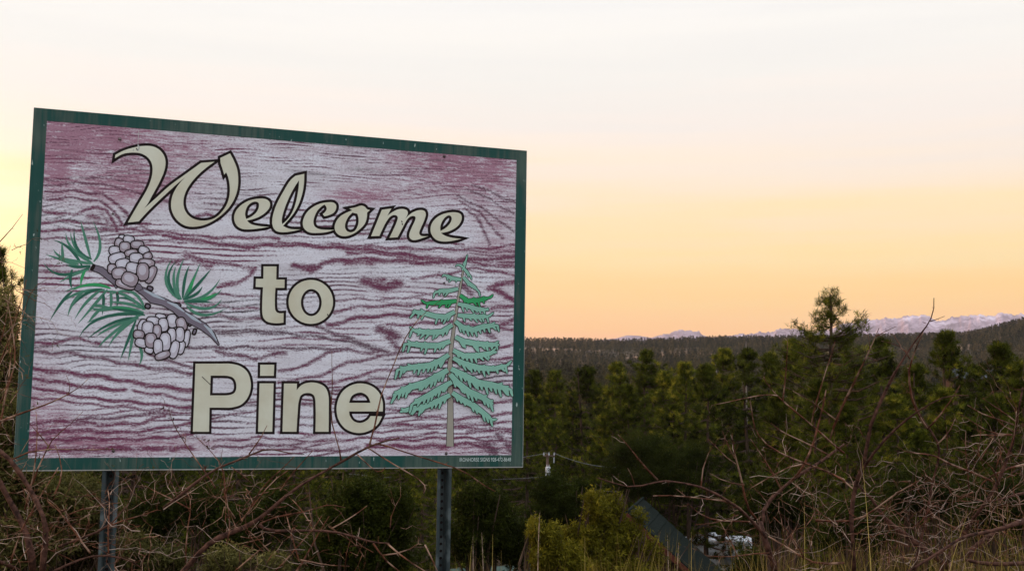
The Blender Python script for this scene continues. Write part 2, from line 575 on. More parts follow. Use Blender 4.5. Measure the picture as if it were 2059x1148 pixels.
def put_pine(px, top, d, protos, label, group=None, rot=0.0, wide=1.0, protoH=15.0, x=None, y=None):
    if px is not None:
        p = at(px, top, d)
    else:
        p = np.array([x, y, top])
    zb = float(gz(p[0], p[1]))
    h = p[2] - zb
    if group: label, group = stand(p[0], p[1])
    o = thing('pine_tree', label, 'pine tree', (p[0], p[1], zb), rot, group)
    s = h / protoH
    o.scale = (s * wide, s * wide, s)
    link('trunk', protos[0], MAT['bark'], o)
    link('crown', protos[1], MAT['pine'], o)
    return o


def hero_pine():
    d = 44.0
    k = d / F
    q = np.random.default_rng(8)
    p = at(1668.5, 587, d)
    zb = float(gz(p[0], p[1])); H_ = p[2] - zb
    zz = lambda y: H_ - ((560 + y / 3.827) - 587) * k          # height of a zoomed photo row
    xx = lambda x: ((1540 + x / 3.827) - 1668.5) * k
    g = Geo()
    tr = [(xx(493) + .05 * math.sin(z), .05 * math.cos(z * 1.3), z) for z in np.linspace(-.5, H_ - .1, 16)]
    g.tube(tr, [.19 * (1 - i / 16.5) ** .8 + .012 for i in range(16)], 8)
    P, T, AX = [], [], []
    def limb(a, b, r=.03, dep=None, clumps=4):
        dep = q.normal() * .5 if dep is None else dep
        A = np.array([xx(a[0]), 0, zz(a[1])]); B = np.array([xx(b[0]), dep, zz(b[1])])
        mid = A * .5 + B * .5 + np.array([0, 0, -.12 * np.linalg.norm(B - A)])
        pts = [A, A * .6 + mid * .4, mid, mid * .4 + B * .6, B]
        g.tube(pts, [r, r * .85, r * .65, r * .5, r * .3], 4, False)
        n = max(2, int(np.linalg.norm(B - A) / .55 * clumps / 3))
        for i in range(n + 1):
            s_ = .45 + .55 * i / n
            c_ = (pts[2] * (1 - (s_ - .5) * 2) + B * (s_ - .5) * 2) if s_ > .5 else pts[2]
            for _ in range(2):
                P.append(c_ + q.normal(size=3) * np.array([.12, .12, .07])); T.append(q.uniform(.1, .8)); AX.append(np.array([np.sign(B[0]) * .3, 0, .5]))
    for b in ((450, 112), (480, 100), (520, 130), (548, 152), (430, 150), (470, 160), (505, 178), (440, 182), (552, 182)): limb((493, 215), b, .015, None, 1)
    for a, bs in (((493, 300), ((590, 215), (602, 232))), ((493, 300), ((440, 262), (402, 250), (375, 302), (468, 275), (455, 240))), ((493, 375), ((410, 352), (398, 325), (432, 385))), ((493, 360), ((530, 300), (560, 345), (520, 250))),
                  ((493, 455), ((310, 385), (215, 352), (232, 380), (300, 402), (350, 420))), ((493, 455), ((620, 360), (700, 285), (722, 292), (690, 345), (768, 328), (748, 365))),
                  ((493, 480), ((330, 430), (250, 440), (340, 452), (400, 440))), ((493, 500), ((600, 410), (680, 425), (738, 392), (650, 375), (560, 430))),
                  ((493, 545), ((120, 545), (95, 525), (200, 478), (180, 505), (260, 500), (340, 490))), ((493, 560), ((600, 490), (700, 478), (640, 525), (560, 470), (720, 540))),
                  ((493, 620), ((300, 560), (220, 590), (160, 620), (380, 560))), ((493, 640), ((640, 580), (720, 600), (600, 560), (760, 640)))):
        for b in bs: limb(a, b, .03)
    # full lower crown
    for i in range(15):
        z = zz(590 + i * 66); env = 2.0 + .4 * math.sin(i * 2.1) + .05 * i
        for j in range(7):
            a = 2 * math.pi * (j + q.uniform(-.3, .3)) / 7 + i * 1.3; ln = env * q.uniform(.55, 1.15)
            A = np.array([0, 0, z]); B = np.array([math.cos(a) * ln, math.sin(a) * ln, z + q.uniform(-.1, .6) * .5 * ln])
            m_ = (A + B) / 2 - np.array([0, 0, .1 * ln])
            g.tube([A, m_, B], [.05, .03, .012], 4, False)
            for c_ in range(8):
                s_ = q.uniform(.35, 1.02); c0 = m_ * (1 - s_) * 2 + B * (2 * s_ - 1) if s_ > .5 else A * (1 - 2 * s_) + m_ * 2 * s_
                P.append(c0 + q.normal(size=3) * np.array([.28, .28, .10])); T.append(q.uniform(.0, .75)); AX.append(np.array([math.cos(a), math.sin(a), .6]) * .4)
    v, f, tn = blades(np.array(P), 26, .22, .020, .5, np.array(T), 321, .05, np.array(AX))
    o = thing('pine_tree', 'tallest open topped pine standing clear against the sunset sky', 'pine tree', (p[0], p[1], zb))
    link('trunk', g.mesh(), MAT['bark'], o)
    link('crown', mesh_tri(v, f, {'tone': tn}), MAT['pine'], o)


hero_pine()
named = [
    (1775, 688, 50, 'pine just right of the tallest pine, its tip against the far ridge'),
    (1903, 676, 56, 'bushy pointed pine below the right hand snowy peaks'),
    (2012, 700, 50, 'rounded pine near the right edge of the photo in front of the near hill'),
    (1300, 712, 84, 'pointed pine rising highest from the forest between the sign and the dead snag'),
    (1505, 706, 74, 'full crowned pine directly in front of the pale dead snag'),
    (1458, 709, 78, 'twin topped pine just left of the pale dead snag'),
    (1548, 714, 76, 'pine just right of the pale dead snag'),
    (1592, 690, 52, 'pine filling the gap immediately left of the tallest pine'),
    (1075, 752, 92, 'pine peeking out beside the right edge of the welcome sign'),
]
k_ = 0
for px, top, d, lab in named:
    put_pine(px, top, d, PINES[k_ % 7], lab, rot=k_ * 1.3, wide=1.0)
    k_ += 1
def stand(x, y):
    """which stand of the forest a pine belongs to"""
    a, r = math.degrees(math.atan2(x, y)), math.hypot(x, y)
    far = r > 95
    where = ('behind and below the welcome sign' if a < .6 else 'between the sign and the tall pale snag' if a < 11.8 else
             'between the pale snag and the tallest pine' if a < 15.9 else 'right of the tallest pine')
    return ('distant' if far else 'nearer') + ' dark green ponderosa pine in the forest ' + where, ('distant' if far else 'nearer') + ' pines ' + where


GRP = 'ponderosa pines of the dense forest below the bank'
GLAB = 'dark green ponderosa pine packed among others in the dense forest below'
spots = []
for px, top, d in [(1180, 745, 82), (1115, 752, 88), (1240, 733, 76), (1375, 736, 72), (1420, 738, 66), (1340, 752, 78), (1720, 742, 47), (1840, 742, 52),
                   (1960, 742, 58), (2045, 735, 46), (1262, 780, 74), (1150, 790, 84), (1640, 770, 40), (1560, 800, 46), (1450, 790, 74), (1350, 820, 72),
                   (1800, 800, 42), (1900, 790, 45), (2000, 800, 42), (1700, 820, 38), (1215, 840, 76), (1110, 850, 80), (2080, 760, 50), (1590, 870, 42),
                   (1950, 850, 38), (1850, 870, 37), (1660, 880, 36), (1060, 800, 74), (1400, 860, 76)]:
    spots.append((px, top, d))
for px, top, d in spots:
    p = at(px, top, d)
    put_pine(px, top, d, PINES[k_ % 7], GLAB, GRP, rot=k_ * 1.9, wide=rng.uniform(.9, 1.05))
    k_ += 1
# the rest: thrown with a minimum spacing
taken = [tuple(at(px, 700, d)[:2]) for px, _, d in spots] + [tuple(at(px, 700, d)[:2]) for px, _, d, _ in named] + [tuple(at(1668, 700, 44)[:2])]
keep = [(tuple(at(1290, 1003, 56)[:2]), 8.0), (tuple(at(1430, 1090, 66)[:2]), 7.0), (tuple(at(1101, 940, 70)[:2]), 4), (tuple(at(1030, 1130, 33)[:2]), 5)]
n_rand = 0
far_pts = []
tries = 0
while tries < 6000 and n_rand < 235:
    tries += 1
    az = math.radians(rng.uniform(-30, 31)); r = 46 + 124 * rng.random() ** .75
    x, y = r * math.sin(az), r * math.cos(az)
    if any((x - a) ** 2 + (y - b) ** 2 < 4.9 ** 2 for a, b in taken): continue
    if any((x - a) ** 2 + (y - b) ** 2 < q * q for (a, b), q in keep): continue
    # keep sight lines to the cabin, trailer and power pole
    azd = math.degrees(az)
    if r < 74 and 2.6 < azd < 14.0: continue
    if r < 76 and .2 < azd < 3.6: continue
    zb = float(gz(x, y))
    ytop = rng.uniform(722, 860)
    top = 1.6 + (784 - ytop) / F * r * math.cos(az)
    hgt = min(max(top - zb, 8.5), 21) * rng.uniform(.9, 1.0)
    taken.append((x, y))
    o = put_pine(None, zb + hgt, 0, PINES[k_ % 7], GLAB, GRP, rot=rng.uniform(0, 6.28), wide=rng.uniform(.85, 1.08), x=x, y=y)
    k_ += 1; n_rand += 1

# left edge pines seen past the sign
put_pine(-18, 505, 30, HERO, 'dark pine at the far left edge glowing against the bright sky', rot=2.0)
put_pine(-95, 430, 36, PINES[3], 'pine just outside the far left edge behind the sign', rot=4.0)


# far wood: one object, instances of light pines on points
def far_wood():
    pts, sc = [], []
    q = np.random.default_rng(21)
    def dens(x, y):
        v = math.sin(x * .011 + 2) * math.cos(y * .008 + 1) + .6 * math.sin(x * .031 + y * .02)
        return v
    n = 0
    for ring in range(26000):
        az = math.radians(q.uniform(-31, 31)); r = math.sqrt(q.uniform(160 ** 2, 1620 ** 2))
        x, y = r * math.sin(az), r * math.cos(az)
        azd = math.degrees(az)
        if 750 < r < 1400 and azd < 6.5 and azd > -20 and dens(x, y) > .0 and q.random() < .85: continue
        if r > 700 and q.random() < .12: continue
        z = float(gz(x, y))
        s = q.uniform(.75, 1.2) * (1.0 if r < 600 else .85)
        pts.append((x, y, z)); sc.append(s)
    for i in range(900):                        # fill the band behind the single pines
        az = math.radians(q.uniform(-31, 31)); r = math.sqrt(q.uniform(150 ** 2, 330 ** 2))
        x, y = r * math.sin(az), r * math.cos(az)
        pts.append((x, y, float(gz(x, y)))); sc.append(q.uniform(1.0, 1.35))
    me = bpy.data.meshes.new('mesh')
    me.from_pydata(pts, [], [])
    a = me.attributes.new('size', 'FLOAT', 'POINT'); a.data.foreach_set('value', np.array(sc, np.float32))
    a = me.attributes.new('turn', 'FLOAT', 'POINT'); a.data.foreach_set('value', q.uniform(0, 6.28, len(pts)).astype(np.float32))
    o = link('far_forest', me, None)
    tag(o, 'far pine forest covering the valley and the ridge beneath the mountains', 'forest', kind='stuff')
    ng = bpy.data.node_groups.new('far_forest_nodes', 'GeometryNodeTree')
    ng.interface.new_socket('Geometry', in_out='INPUT', socket_type='NodeSocketGeometry')
    ng.interface.new_socket('Geometry', in_out='OUTPUT', socket_type='NodeSocketGeometry')
    gi, go = ng.nodes.new('NodeGroupInput'), ng.nodes.new('NodeGroupOutput')
    iop = ng.nodes.new('GeometryNodeInstanceOnPoints')
    jn = ng.nodes.new('GeometryNodeJoinGeometry')
    # the sample crowns stand in the forest as trees of their own
    for i, (tm, cm) in enumerate(FARP):
        azs = math.radians((9, 14, 18, 4)[i]); r = 176 + 9 * i
        x, y = r * math.sin(azs), r * math.cos(azs)
        sl_, sg_ = stand(x, y)
        th = thing('pine_tree', sl_, 'pine tree', (x, y, float(gz(x, y))), 0, sg_)
        link('trunk', tm, MAT['bark'], th)
        c = link('crown', cm, MAT['far_pine'], th)
        oi = ng.nodes.new('GeometryNodeObjectInfo')
        oi.transform_space = 'ORIGINAL'
        oi.inputs['Object'].default_value = c
        oi.inputs['As Instance'].default_value = True
        ng.links.new(oi.outputs['Geometry'], jn.inputs[0])
    iop.inputs['Pick Instance'].default_value = True
    na = ng.nodes.new('GeometryNodeInputNamedAttribute'); na.data_type = 'FLOAT'; na.inputs[0].default_value = 'size'
    nb = ng.nodes.new('GeometryNodeInputNamedAttribute'); nb.data_type = 'FLOAT'; nb.inputs[0].default_value = 'turn'
    cx = ng.nodes.new('ShaderNodeCombineXYZ')
    ng.links.new(nb.outputs[0], cx.inputs[2])
    ng.links.new(gi.outputs[0], iop.inputs['Points'])
    ng.links.new(jn.outputs[0], iop.inputs['Instance'])
    ng.links.new(cx.outputs[0], iop.inputs['Rotation'])
    ng.links.new(na.outputs[0], iop.inputs['Scale'])
    ng.links.new(iop.outputs[0], go.inputs[0])
    md = o.modifiers.new('scatter', 'NODES')
    md.node_group = ng


far_wood()


# pale dead snags in the forest
def snag(px, top, d, hgt, label, lean=0.0):
    p = at(px, top, d)
    g = Geo()
    q = np.random.default_rng(int(px))
    g.tube([(lean * z, 0, z) for z in np.linspace(0, hgt, 8)], [max(.02, .16 * (1 - z / 8.5)) for z in range(8)], 6)
    o = thing('dead_snag', label, 'dead tree', (p[0], p[1], p[2] - hgt))
    link('trunk', g.mesh(), MAT['snag'], o)
    b = Geo()
    for i in range(7):
        z = hgt * q.uniform(.6, .95); a = q.uniform(0, 6.28); l = q.uniform(.4, 1.3)
        b.tube([(lean * z, 0, z), (lean * z + math.cos(a) * l, math.sin(a) * l, z + .5 * l)], [.035, .01], 4)
    link('dead_branches', b.mesh(), MAT['snag'], o)


snag(1500, 686, 84, 17.5, 'pale bare dead snag poking above the forest canopy')
snag(1486, 712, 84, 15.5, 'leaning grey dead snag beside the tall pale snag', -.12)

# ------------------------------------------------------------------ bushes and small trees down the bank
def put_bush(name, label, cat, px, py, d, lobes_px, n, k, blade, matn, seed, group=None, stems=8, twig_r=.03, up=.2):
    """lobes in photo pixels round (px,py); the plant is rooted on the ground under them"""
    c = at(px, py, d)
    zb = float(gz(c[0], c[1]))
    s = d / F
    lobes = []
    for (lx, ly, rx, ry) in lobes_px:
        p = at(lx, ly, d) - np.array([c[0], c[1], zb])
        p[1] += random.uniform(-.3, .3) * rx * s
        lobes.append((tuple(p), (rx * s, max(rx * s * .9, .2), ry * s)))
    o = thing(name, label, cat, (c[0], c[1], zb), 0, group)
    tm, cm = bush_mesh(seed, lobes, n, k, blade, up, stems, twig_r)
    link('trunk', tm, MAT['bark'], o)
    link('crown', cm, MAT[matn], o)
    return o


put_bush('oak_bush', 'yellow green oak bush in front of the dark cabin roof', 'bush', 1200, 1060, 17,
         [(1215, 1040, 52, 55), (1150, 1090, 50, 48), (1265, 1075, 45, 45), (1200, 1100, 80, 70), (1285, 1035, 22, 18), (1120, 1120, 40, 40), (1190, 1000, 26, 24), (1240, 1010, 22, 20), (1210, 1150, 110, 60), (1310, 1110, 30, 30)],
         2300, 16, (.065, .028), 'oak', 41, twig_r=.018)
put_bush('round_pine', 'dark green rounded pinyon tree above the cabin ridge', 'tree', 1330, 930, 64,
         [(1270, 905, 55, 40), (1240, 945, 38, 38), (1330, 935, 65, 60), (1395, 925, 50, 45), (1290, 960, 70, 50), (1360, 970, 60, 45), (1310, 890, 32, 22)],
         3000, 18, (.26, .035), 'juniper', 42, twig_r=.05, up=.5)
put_bush('juniper_tree', 'soft green juniper in the gap under the middle of the sign', 'tree', 740, 1040, 15,
         [(720, 1000, 75, 45), (690, 1050, 60, 60), (780, 1050, 65, 70), (740, 1110, 110, 60), (800, 1010, 40, 40), (650, 1110, 50, 50)],
         3200, 16, (.075, .018), 'juniper', 43, twig_r=.02)
put_bush('juniper_tree', 'brownish juniper right of the right hand sign post', 'tree', 975, 1050, 21,
         [(960, 1010, 55, 45), (1000, 1060, 55, 60), (945, 1080, 60, 60), (1040, 1100, 50, 50)],
         2000, 16, (.10, .025), 'juniper', 44, twig_r=.03)
put_bush('juniper_tree', 'dim juniper between the oak bush and the power pole', 'tree', 1130, 1000, 38,
         [(1110, 985, 45, 45), (1150, 1020, 55, 55), (1090, 1050, 45, 60), (1170, 985, 30, 25)],
         1800, 16, (.15, .035), 'juniper', 45, twig_r=.04)
put_bush('juniper_tree', 'dark juniper in the gap right of the left hand sign post', 'tree', 420, 1060, 24,
         [(300, 1040, 60, 70), (400, 1020, 70, 50), (480, 1070, 70, 70), (560, 1030, 50, 60)],
         2200, 16, (.11, .028), 'juniper', 46, twig_r=.03)
put_bush('grey_bush', 'small grey green bush at the foot of the oak bush', 'bush', 1060, 1130, 11,
         [(1090, 1120, 28, 45), (1075, 1070, 12, 35), (1110, 1085, 18, 40), (1140, 1130, 40, 40)],
         900, 12, (.05, .016), 'oak', 47, twig_r=.01)
for i, (px, py, d, rx, ry, lab) in enumerate([(1560, 1000, 30, 60, 60, 'dark juniper below the bare branches right of the trailer'),
                                              (1720, 1040, 27, 70, 60, 'dark juniper behind the middle of the right hand thorn shrub'),
                                              (1850, 980, 30, 75, 55, 'dark juniper behind the far right thorn shrub'),
                                              (2000, 1010, 28, 80, 60, 'dark juniper at the lower right edge of the photo'),
                                              (1510, 1128, 40, 34, 22, 'low dark shrub partly hiding the white trailer')]):
    put_bush('juniper_tree', lab, 'tree', px, py, d, [(px, py, rx, ry), (px - rx * .6, py + 30, rx * .7, ry * .8), (px + rx * .6, py + 20, rx * .7, ry * .8)],
             1500, 14, (.0045 * d, .0011 * d), 'juniper', 60 + i, twig_r=.03)

# leafy scrub at the lower left, behind the left post
for i, (px, py, d, lob, lab) in enumerate([
    (60, 1000, 6.9, [(40, 960, 70, 90), (120, 1010, 70, 60), (60, 1080, 90, 80), (10, 870, 45, 90)], 'tall scrubby bush with tiny leaves at the lower left edge'),
    (170, 1040, 7.6, [(150, 1000, 60, 50), (200, 1060, 60, 70), (120, 1110, 70, 50)], 'olive scrub bush under the bottom left corner of the sign'),
    (8, 800, 7.2, [(5, 740, 34, 95), (0, 650, 26, 80), (12, 850, 40, 60)], 'slender olive bush rising along the left edge of the sign'),
    (290, 1110, 7.0, [(270, 1110, 55, 40), (340, 1130, 50, 30)], 'low olive scrub right of the left hand post'),
    (470, 1130, 6.6, [(450, 1125, 60, 34), (540, 1135, 50, 24)], 'low scrub with grey leaves beneath the thorny branches')]):
    put_bush('scrub_bush', lab, 'bush', px, py, d, lob, (4200, 2600, 2600, 900, 350)[i], 7, (.036, .013), 'sage', 80 + i, stems=18, twig_r=.006)

# ------------------------------------------------------------------ the welcome sign
# plane of the sign from its four corners in the photo (a rectangle 2.44 m wide, turned 18 degrees)
yaw = math.radians(17.6)
TLp = at(68, 216.5, 5.66)
SR = np.array([math.cos(yaw), math.sin(yaw), 0.0])           # along the sign, to the right
SN = np.array([math.sin(yaw), -math.cos(yaw), 0.0])          # out of its face, to the camera
SZ = np.array([0, 0, 1.0])


def on_sign(px, py, depth=0.0):
    d = ray(px, py)
    k = ((TLp - EYE).dot(SN)) / d.dot(SN)
    p = EYE + d * k - TLp
    return np.array([p.dot(SR), depth, p[2]])


cTL, cTR, cBR, cBL = [on_sign(*c) for c in ((68, 216.5), (1059.5, 303.5), (1051.5, 939.5), (26, 947))]
print('sign corners', cTL, cTR, cBR, cBL)
base_s = on_sign(500, 900)
ground_s = TLp + SR * 1.2
zg = float(gz(ground_s[0], ground_s[1]))
sign = thing('welcome_sign', 'large weathered town welcome sign with green border and wood grain face on two metal posts', 'sign',
             (ground_s[0], ground_s[1], zg), yaw)
OFF = np.array([-1.2, 0, TLp[2] - zg])                    # sign coordinates -> local coordinates of the thing


def loc(p):                                              # p = (along, out of face, up) from the top left corner
    return (p[0] + OFF[0], -p[1] + OFF[1], p[2] + OFF[2])


def S2(px, py, dep):
    q = on_sign(px, py)
    return loc((q[0], dep, q[2]))


def quad_plate(name, pts, d0, d1, m, parent=sign):
    """plate between depths d0 (back) and d1 (front), outline given in sign coordinates"""
    n = len(pts)
    v = [loc((p[0], d0, p[2])) for p in pts] + [loc((p[0], d1, p[2])) for p in pts]
    f = [tuple(range(n)), tuple(range(2 * n - 1, n - 1, -1))] + [(i, i + n, (i + 1) % n + n, (i + 1) % n) for i in range(n)]
    return link(name, mesh_py(v, f), m, parent)


MAT['alu'] = noisy('dull_aluminium', C(.42, .44, .42), C(.60, .62, .58), 6, .5, .3)


def green_b(tr, out):
    p = pbr(tr, out, .42, 0, .16)
    tcn = N(tr, 'ShaderNodeTexCoord')
    m_ = N(tr, 'ShaderNodeMapping'); m_.inputs['Scale'].default_value = (14, 14, .8)
    tr.links.new(tcn.outputs['Object'], m_.inputs[0])
    n = N(tr, 'ShaderNodeTexNoise', inp={'Scale': 2.2, 'Detail': 6.0, 'Roughness': .65})
    tr.links.new(m_.outputs[0], n.inputs['Vector'])
    n2 = N(tr, 'ShaderNodeTexNoise', inp={'Scale': 2.6, 'Detail': 3.0})
    tr.links.new(tcn.outputs['Object'], n2.inputs['Vector'])
    s_ = math_n(tr, 'ADD', math_n(tr, 'MULTIPLY', n.outputs['Fac'], .5), math_n(tr, 'MULTIPLY', n2.outputs['Fac'], .5))
    r = ramp(tr, [(.36, C(.008, .065, .054)), (.47, C(.014, .070, .058)), (.53, C(.046, .085, .070)), (.62, C(.075, .120, .098))])
    tr.links.new(s_, r.inputs[0])
    sc = N(tr, 'ShaderNodeTexNoise', inp={'Scale': 60.0, 'Detail': 2.0})
    m3 = N(tr, 'ShaderNodeMapping'); m3.inputs['Scale'].default_value = (1, 1, .4); m3.inputs['Rotation'].default_value = (0, .5, 0)
    tr.links.new(tcn.outputs['Object'], m3.inputs[0]); tr.links.new(m3.outputs[0], sc.inputs['Vector'])
    r2_ = ramp(tr, [(.70, (0, 0, 0, 1)), (.75, (1, 1, 1, 1))])
    tr.links.new(sc.outputs['Fac'], r2_.inputs[0])
    mm = N(tr, 'ShaderNodeMix', data_type='RGBA')
    tr.links.new(r2_.outputs[0], mm.inputs[0]); tr.links.new(r.outputs[0], mm.inputs[6]); mm.inputs[7].default_value = C(.35, .45, .42)
    tr.links.new(mm.outputs[2], p.inputs['Base Color'])
    bm = N(tr, 'ShaderNodeBump', inp={'Strength': .08, 'Distance': .004}); tr.links.new(n2.outputs['Fac'], bm.inputs['Height']); tr.links.new(bm.outputs[0], p.inputs['Normal'])


MAT['green'] = mat('scratched_green_border', green_b)

ins = .0035
o1, o2, o3, o4 = cTL, cTR, cBR, cBL
quad_plate('panel', [o1, o2, o3, o4], -.012, 0.0, MAT['alu'])
i1, i2, i3, i4 = [on_sign(*c) for c in ((94.5, 243.5), (1038.5, 322), (1028, 914.5), (56, 920.5))]
e1 = o1 + np.array([ins * .3, 0, -ins * .2]); e2 = o2 + np.array([-ins * .3, 0, -ins * .2]); e3 = o3 + np.array([-ins * .8, 0, ins * 1.5]); e4 = o4 + np.array([ins * .3, 0, ins * 1.5])


def lerp(a, b, t_): return a * (1 - t_) + b * t_


def ix(a, b, x):                                         # point of segment ab at coordinate x
    t_ = (x - a[0]) / (b[0] - a[0]); return lerp(a, b, t_)


# side strips run full height between top and bottom strips, butted
tL, tR = ix(i1 + (i1 - i2), i2 + (i2 - i1), e1[0]), ix(i1 + (i1 - i2), i2 + (i2 - i1), e2[0])
bL, bR = ix(i4 + (i4 - i3), i3 + (i3 - i4), e4[0]), ix(i4 + (i4 - i3), i3 + (i3 - i4), e3[0])
BT = .0022
quad_plate('border_strip', [e1, e2, tR, tL], .0002, BT, MAT['green'])
quad_plate('border_strip', [bL, bR, e3, e4], .0002, BT, MAT['green'])
quad_plate('border_strip', [tL, i1, i4, bL], .0002, BT, MAT['green'])
quad_plate('border_strip', [i2, tR, bR, i3], .0002, BT, MAT['green'])

